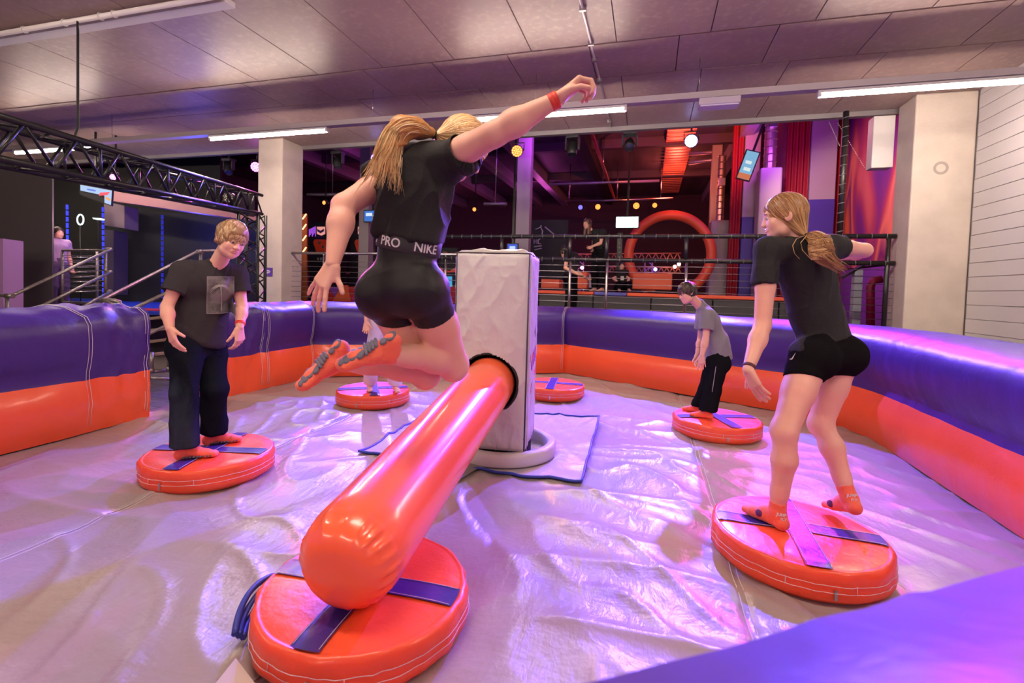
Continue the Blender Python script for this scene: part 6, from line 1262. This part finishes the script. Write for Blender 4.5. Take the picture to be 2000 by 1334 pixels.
    for k in range(11):
        a = math.pi * (k / 10) * 1.1 - .15; r_ = .055; fr.tube([sp(-.008 + math.cos(a) * r_ * t, .055 + math.sin(a) * r_ * t * .7 - .035 * t * t, .0055) for t in np.linspace(0, 1, 7)], [.0035, .0035, .003, .003, .0025, .002, .001], 4)
    fr.tube([sp(-.008 + .006 * math.sin(t * 2), .055 - .155 * t, .0055) for t in np.linspace(0, 1, 10)], .0035, 4); part('palm_drawing', fr, LM, pic)
    hm = hairmat('hair_sandy', (.50, .30, .15), (.27, .15, .07), (.85, .62, .38)); cap = hair_cap(J['head'], M, S, .014, -.05, .05); cm = cap.mesh(); to_obj('hair', [cm], hm, g, (.010, 24, (0, 0, 1)), sm=1)
    tufts(J['head'], M, S, cm, hm, g, 4000, .044, 3, fwd=1.0, messy=.30, r=.0021)
    face_parts(J['head'], M, S, g, LIPS, hm, mat('iris_blue', (.12, .2, .3), .1))
boy_left()
# ---------------------------------------------------------------- small boy at the right
def boy_right():
    S = .74; g = thing('person', tuple(fl(1378, 812, .13)), 'small dark-haired person in grey t-shirt leaning forward, hands on thighs', 'person')
    J = dict(head=at(1342, 572, 4.20), neck=at(1369, 598, 4.26), sL=at(1382, 616, 4.16), sR=at(1372, 612, 4.40), eL=at(1378, 664, 4.12), wL=at(1371, 694, 4.10), eR=at(1368, 662, 4.44), wR=at(1362, 692, 4.36),
             waist=at(1398, 668, 4.27), pelvis=at(1402, 700, 4.28), hL=at(1400, 708, 4.20), hR=at(1398, 706, 4.36), kL=at(1392, 762, 4.17), kR=at(1380, 760, 4.34), hf=unit(-RV * .93 - UV * .32 - FV * .18), hu=unit(UV * .9 - RV * .35), hfw=unit(-RV))
    hl, tl = fl(1390, 817, .14), fl(1350, 811, .14); hr, tr_ = fl(1372, 806, .14), fl(1338, 800, .14)
    for s, a, b_ in (('L', hl, tl), ('R', hr, tr_)): J['toe' + s] = unit((b_ - a) * [1, 1, 0]); J['fup' + s] = A3((0, 0, 1)); J['a' + s] = a + J['toe' + s] * .035 + A3((0, 0, .05))
    J['hdL'] = unit(-UV); J['hnL'] = unit(FV + RV * .3); J['htL'] = unit(-RV); J['hdR'] = unit(-UV); J['hnR'] = unit(-FV); J['htR'] = unit(-RV)
    torso(Field([J['waist']], .01, .01), J, S)
    b, M = body(J, S, g, w=.88, hands=[hand_prop(J, 'L', S, curls=(.2, .25, .25, .3), spread=.14, thumb=(.7, .2), vx=.003), hand_prop(J, 'R', S, vx=.003)])
    shirt(J, S, mat('grey_tee', (.21, .20, .22), .85,  bump=[(20, .2, 4, None)]), g, J['pelvis'] + A3((0, 0, -.005)), unit(A3((0, 0, -1)) + RV * .15), .020, .60, (.070, .088), fold=(.010, 9, (.2, .2, 1)), w=.95, bell=.015, hips=False)
    J['cutR'] = J['cutL'] = A3((0, 0, -1)); clothes_legs(J, S, mat('black_trousers', (.009, .009, .011), 1.0, spec=.0), g, J['waist'], A3((0, 0, 1)), {'L': (.93, 'shin'), 'R': (.93, 'shin')}, .012, 'trousers', fold=(.012, 8, (0, 0, 1)), loose=(.012, .022))
    part('side_stripe', MB().tube([J['hL'] + (-FV * .085 - RV * .04) + (J['kL'] - J['hL']) * t + A3((0, 0, 0)) for t in np.linspace(.1, 1, 8)], .003, 5), mat('stripe_grey', (.3, .28, .32), .8), g)
    for s in 'LR': sock(J, s, S, SOCKO, g, .05)
    band(J, 'R', S, .60, mat('band_tan', (.5, .28, .16), .5), g, r=.029, w=.012)
    hm = hairmat('hair_dark', (.07, .04, .032), (.02, .012, .01), (.22, .13, .10)); cap = hair_cap(J['head'], M, S, .014, -.05, .05); cm = cap.mesh(); to_obj('hair', [cm], hm, g, (.008, 28, (0, 0, 1)), sm=1); tufts(J['head'], M, S, cm, hm, g, 1300, .050, 7, fwd=1.2, messy=.18, r=.0022)
    face_parts(J['head'], M, S, g, LIPS, hm, mat('iris_dark', (.05, .03, .02), .1))
boy_right()
# ---------------------------------------------------------------- simpler figures farther away
def figure(lab, J, S, shm, pm, hairc, vx=.010, long_hair=False, face=True, shorts=False, base=None, feet=True, frac=.55, extra=None, pinf=.014):
    g = thing('person', tuple(base if base is not None else J['pelvis'] * [1, 1, 1]), lab, 'person')
    for s in 'LR':
        J.setdefault('toe' + s, J['hfw']); J.setdefault('fup' + s, A3((0, 0, 1))); J.setdefault('hd' + s, unit(J['w' + s] - J['e' + s])); J.setdefault('hn' + s, unit(J['hfw'] + .2 * UV)); J.setdefault('ht' + s, J['hfw'])
    torso(Field([J['waist']], .01, .01), J, S); hs_ = [hand_prop(J, s, S, vx=max(.004, vx * .45)) for s in 'LR']
    b, M = body(J, S, g, vx=vx * .8, hands=hs_, face=False); shirt(J, S, shm, g, J['pelvis'] + A3((0, 0, .02)), A3((0, 0, -1)), .016, frac, (.075, .078), vx=vx * .8, fold=(.008, 9, (0, 0, 1)))
    J.setdefault('cutL', unit((J['aL'] - J['kL']))); J.setdefault('cutR', unit((J['aR'] - J['kR'])))
    clothes_legs(J, S, pm, g, J['waist'], unit(J['waist'] - J['pelvis']), {'L': (.45, 'thigh') if shorts else (.92, 'shin'), 'R': (.45, 'thigh') if shorts else (.92, 'shin')}, pinf, 'shorts' if shorts else 'trousers', vx=vx * .8, fold=(.008, 8, (0, 0, 1)), loose=(.01, .015), carve=False)
    cap = hair_cap(J['head'], M, S, .014, -.06 if not long_hair else -.085, .05, vx=vx * .7)
    if long_hair:
        L = lambda x, y, z: J['head'] + M @ (A3((x, y, z)) * S); 
        cap2 = Field([J['head'], J['head'] - A3((0, 0, .34 * S))], .13 * S, vx * .7); cap2.cone(L(.03, -.02, .02), L(.055, .02, .0) - A3((0, 0, .27 * S)), .06 * S, .030 * S, .02); cap2.cone(L(-.03, -.03, .02), L(-.05, 0, 0) - A3((0, 0, .24 * S)), .06 * S, .030 * S, .02)
        to_obj('hair', [cap.mesh(), cap2.mesh()], hairc, g, (.006, 22, (0, 0, 1)), sm=1)
    else: to_obj('hair', [cap.mesh()], hairc, g, (.006, 22, (0, 0, 1)), sm=1)
    if face: face_parts(J['head'], M, S, g, LIPS, hairc, mat('iris_dark', (.05, .03, .02), .1))
    if extra: extra(g, J, M, S)
    return g
def upright(x, y, z0, S, fwd, lean=0.0, arms=None, bend=0.0):
    """standing joints; x, y ground point, fwd facing direction"""
    f = unit(A3(fwd) * [1, 1, 0]); r = np.cross(f, [0, 0, 1]); o = A3((x, y, z0)); Z = A3((0, 0, 1)); P = lambda a, b, c: o + r * a * S + f * b * S + Z * c * S
    J = dict(head=P(0, .03 + lean * .9, 1.62 - lean * .35), neck=P(0, lean * .65, 1.47 - lean * .25), sL=P(-.165, lean * .6, 1.42 - lean * .25), sR=P(.165, lean * .6, 1.42 - lean * .25), waist=P(0, lean * .2, 1.10), pelvis=P(0, 0, .97), hL=P(-.085, 0, .92), hR=P(.085, 0, .92),
             kL=P(-.10, .03 + bend, .50), kR=P(.10, .03 + bend, .50), aL=P(-.11, -.02, .075), aR=P(.11, -.02, .075), eL=P(-.22, -.03 + lean * .5, 1.14), eR=P(.22, -.03 + lean * .5, 1.14), wL=P(-.22, .06 + lean * .5, .90), wR=P(.22, .06 + lean * .5, .90), hf=unit(f - Z * lean * .9), hu=unit(Z + f * lean * .9), hfw=f)
    if arms:
        for k, v in arms.items(): J[k] = P(*v)
    J['_P'] = None; del J['_P']; return J
BT = MATS['black_tee']; BTR = MATS['black_trousers']; HB = hairmat('hair_brown', (.20, .09, .05), (.09, .035, .02), (.34, .18, .10)); HD = MATS['hair_dark']
# bare-footed person behind the jumping girl
q = fl(750, 778, .13); J = upright(q[0], q[1] + .02, .13, .80, -FV + RV * .2, 0.05); 
for s, (px, py) in (('R', (722, 768)), ('L', (772, 770))):
    h_ = fl(px, py - 8, .14); J['toe' + s] = unit((fl(px + (0 if s == 'R' else 14), py + 8, .14) - h_) * [1, 1, 0]); J['a' + s] = h_ + A3((0, 0, .055)); J['k' + s] = (J['a' + s] + J['h' + s]) / 2 - FV * .05
WP = mat('white_trousers', (.78, .74, .76), .8,  bump=[(16, .25, 3, None)]); figure('bare-footed person in white trousers, mostly hidden behind the jumping person', J, .80, mat('white_tee', (.6, .57, .6), .8), WP, HB, vx=.008, base=q, pinf=.012, face=False)
# woman in black on the platform
q = A3((-1.12, 11.15, 1.19)); q[0] = wy(1168, 560, 11.15)[0]
J = upright(q[0], q[1], 1.19, .97, -RV * .75 - FV * .65, 0.16, arms=dict(eR=(.30, -.14, 1.20), wR=(.15, .03, 1.02), eL=(-.16, .16, 1.12), wL=(-.02, .26, 1.05)))
J['head'] = wy(1147, 437, 11.0); J['neck'] = wy(1155, 452, 11.05)
def cap_extra(g, J, M, S):
    L = lambda x, y, z: J['head'] + M @ (A3((x, y, z)) * S); part('headset', MB().tube([L(math.cos(a) * .092, -.0, .03 + math.sin(a) * .10) for a in np.linspace(-.3, math.pi + .3, 18)], .010, 6), BLACK, g)
figure('person in black with long brown hair and hand on hip standing on the platform', J, .97, BT, BTR, HB, vx=.012, long_hair=True, base=q, extra=cap_extra)
# man in black leaning by the railing posts
q = A3((wy(1118, 600, 9.6)[0], 9.6, DZ)); J = upright(q[0] - .05, q[1], DZ, .93, RV * .5 - FV * .3, -.02, arms=dict(wR=(.22, .32, .98), wL=(-.05, .30, .95)))
J['head'] = wy(1104, 492, 9.6); J['neck'] = wy(1103, 507, 9.62); J['hf'] = unit(RV * .8 - FV * .3 - UV * .4); J['hu'] = UV
figure('person in black with dark cap and headset bending over behind the first railing posts', J, .93, BT, BTR, HD, vx=.012, base=q, extra=cap_extra)
# seated person with badge
q = wy(1212, 562, 12.4); q[2] = 1.26; J = upright(q[0], q[1], 1.18 - .62, .80, -FV, 0.0); P = lambda a, b, c: q + RV * a - FV * b + A3((0, 0, c))
J.update(kL=P(-.12, .35, .12), kR=P(.12, .35, .12), aL=P(-.12, .36, -.0), aR=P(.12, .36, -.0), wL=P(-.10, .25, .16), wR=P(.10, .25, .16), eL=P(-.2, .03, .28), eR=P(.2, .03, .28))
def badge(g, J, M, S): part('badge', MB().box((-.04, 0, -.05), (.04, .005, .05), Matrix.Translation(Vector((J['sL'] + J['sR']) / 2 - FV * .15 + A3((0, 0, -.16))))), WHITEP, g)
figure('person in black with white badge sitting on the platform before the arch', J, .80, BT, BTR, HD, vx=.012, base=q, extra=badge)
# person in lilac at the dark partition
q = at(104, 600, 9.0); q[2] = .62; h_ = at(112, 455, 8.6); SL = (h_[2] - DZ) / 1.62; J = upright(h_[0], h_[1], DZ, SL, RV * .9 - FV * .3, 0.0); q = A3((h_[0], h_[1], DZ))
figure('person in lilac t-shirt looking out past the dark partition wall', J, SL, mat('lilac_tee', (.42, .27, .50), .8), mat('violet_trousers', (.10, .05, .14), .8), HD, vx=.012)
# children beyond the left part of the railing
for (px, py, Y, S_, fw_, lab, tc_m, pc, ar_) in ((605, 581, 0, .62, -FV + RV * .5, 'small person in pink top standing just right of the concrete column', ('pink_tee', (.60, .12, .30)), ('pink_shorts', (.45, .05, .20)), None),
                                   (693, 522, 16, .46, -FV, 'small person in rosy top with arms stretched out beyond the cables', ('rosy_tee', (.45, .15, .20)), ('plum_shorts', (.25, .05, .15)), dict(eL=(-.42, 0, 1.40), wL=(-.66, 0, 1.42), eR=(.42, 0, 1.40), wR=(.66, 0, 1.42))),
                                   (867, 536, 12.2, .52, -FV, 'small person in peach top in front of the prize display', ('peach_tee', (.75, .32, .20)), ('dark_shorts', (.05, .03, .06)), None)):
    q = wy(px, py, Y) if Y else fl(px, py, DZ)
    if Y: S_ = (q[2] - DZ) / 1.74; q[2] = DZ
    J = upright(q[0], q[1], DZ, S_, fw_, 0, arms=ar_); figure(lab, J, S_, mat(tc_m[0], tc_m[1], .8), mat(pc[0], pc[1], .8), HB, vx=.010, shorts=True, base=q, face=False)
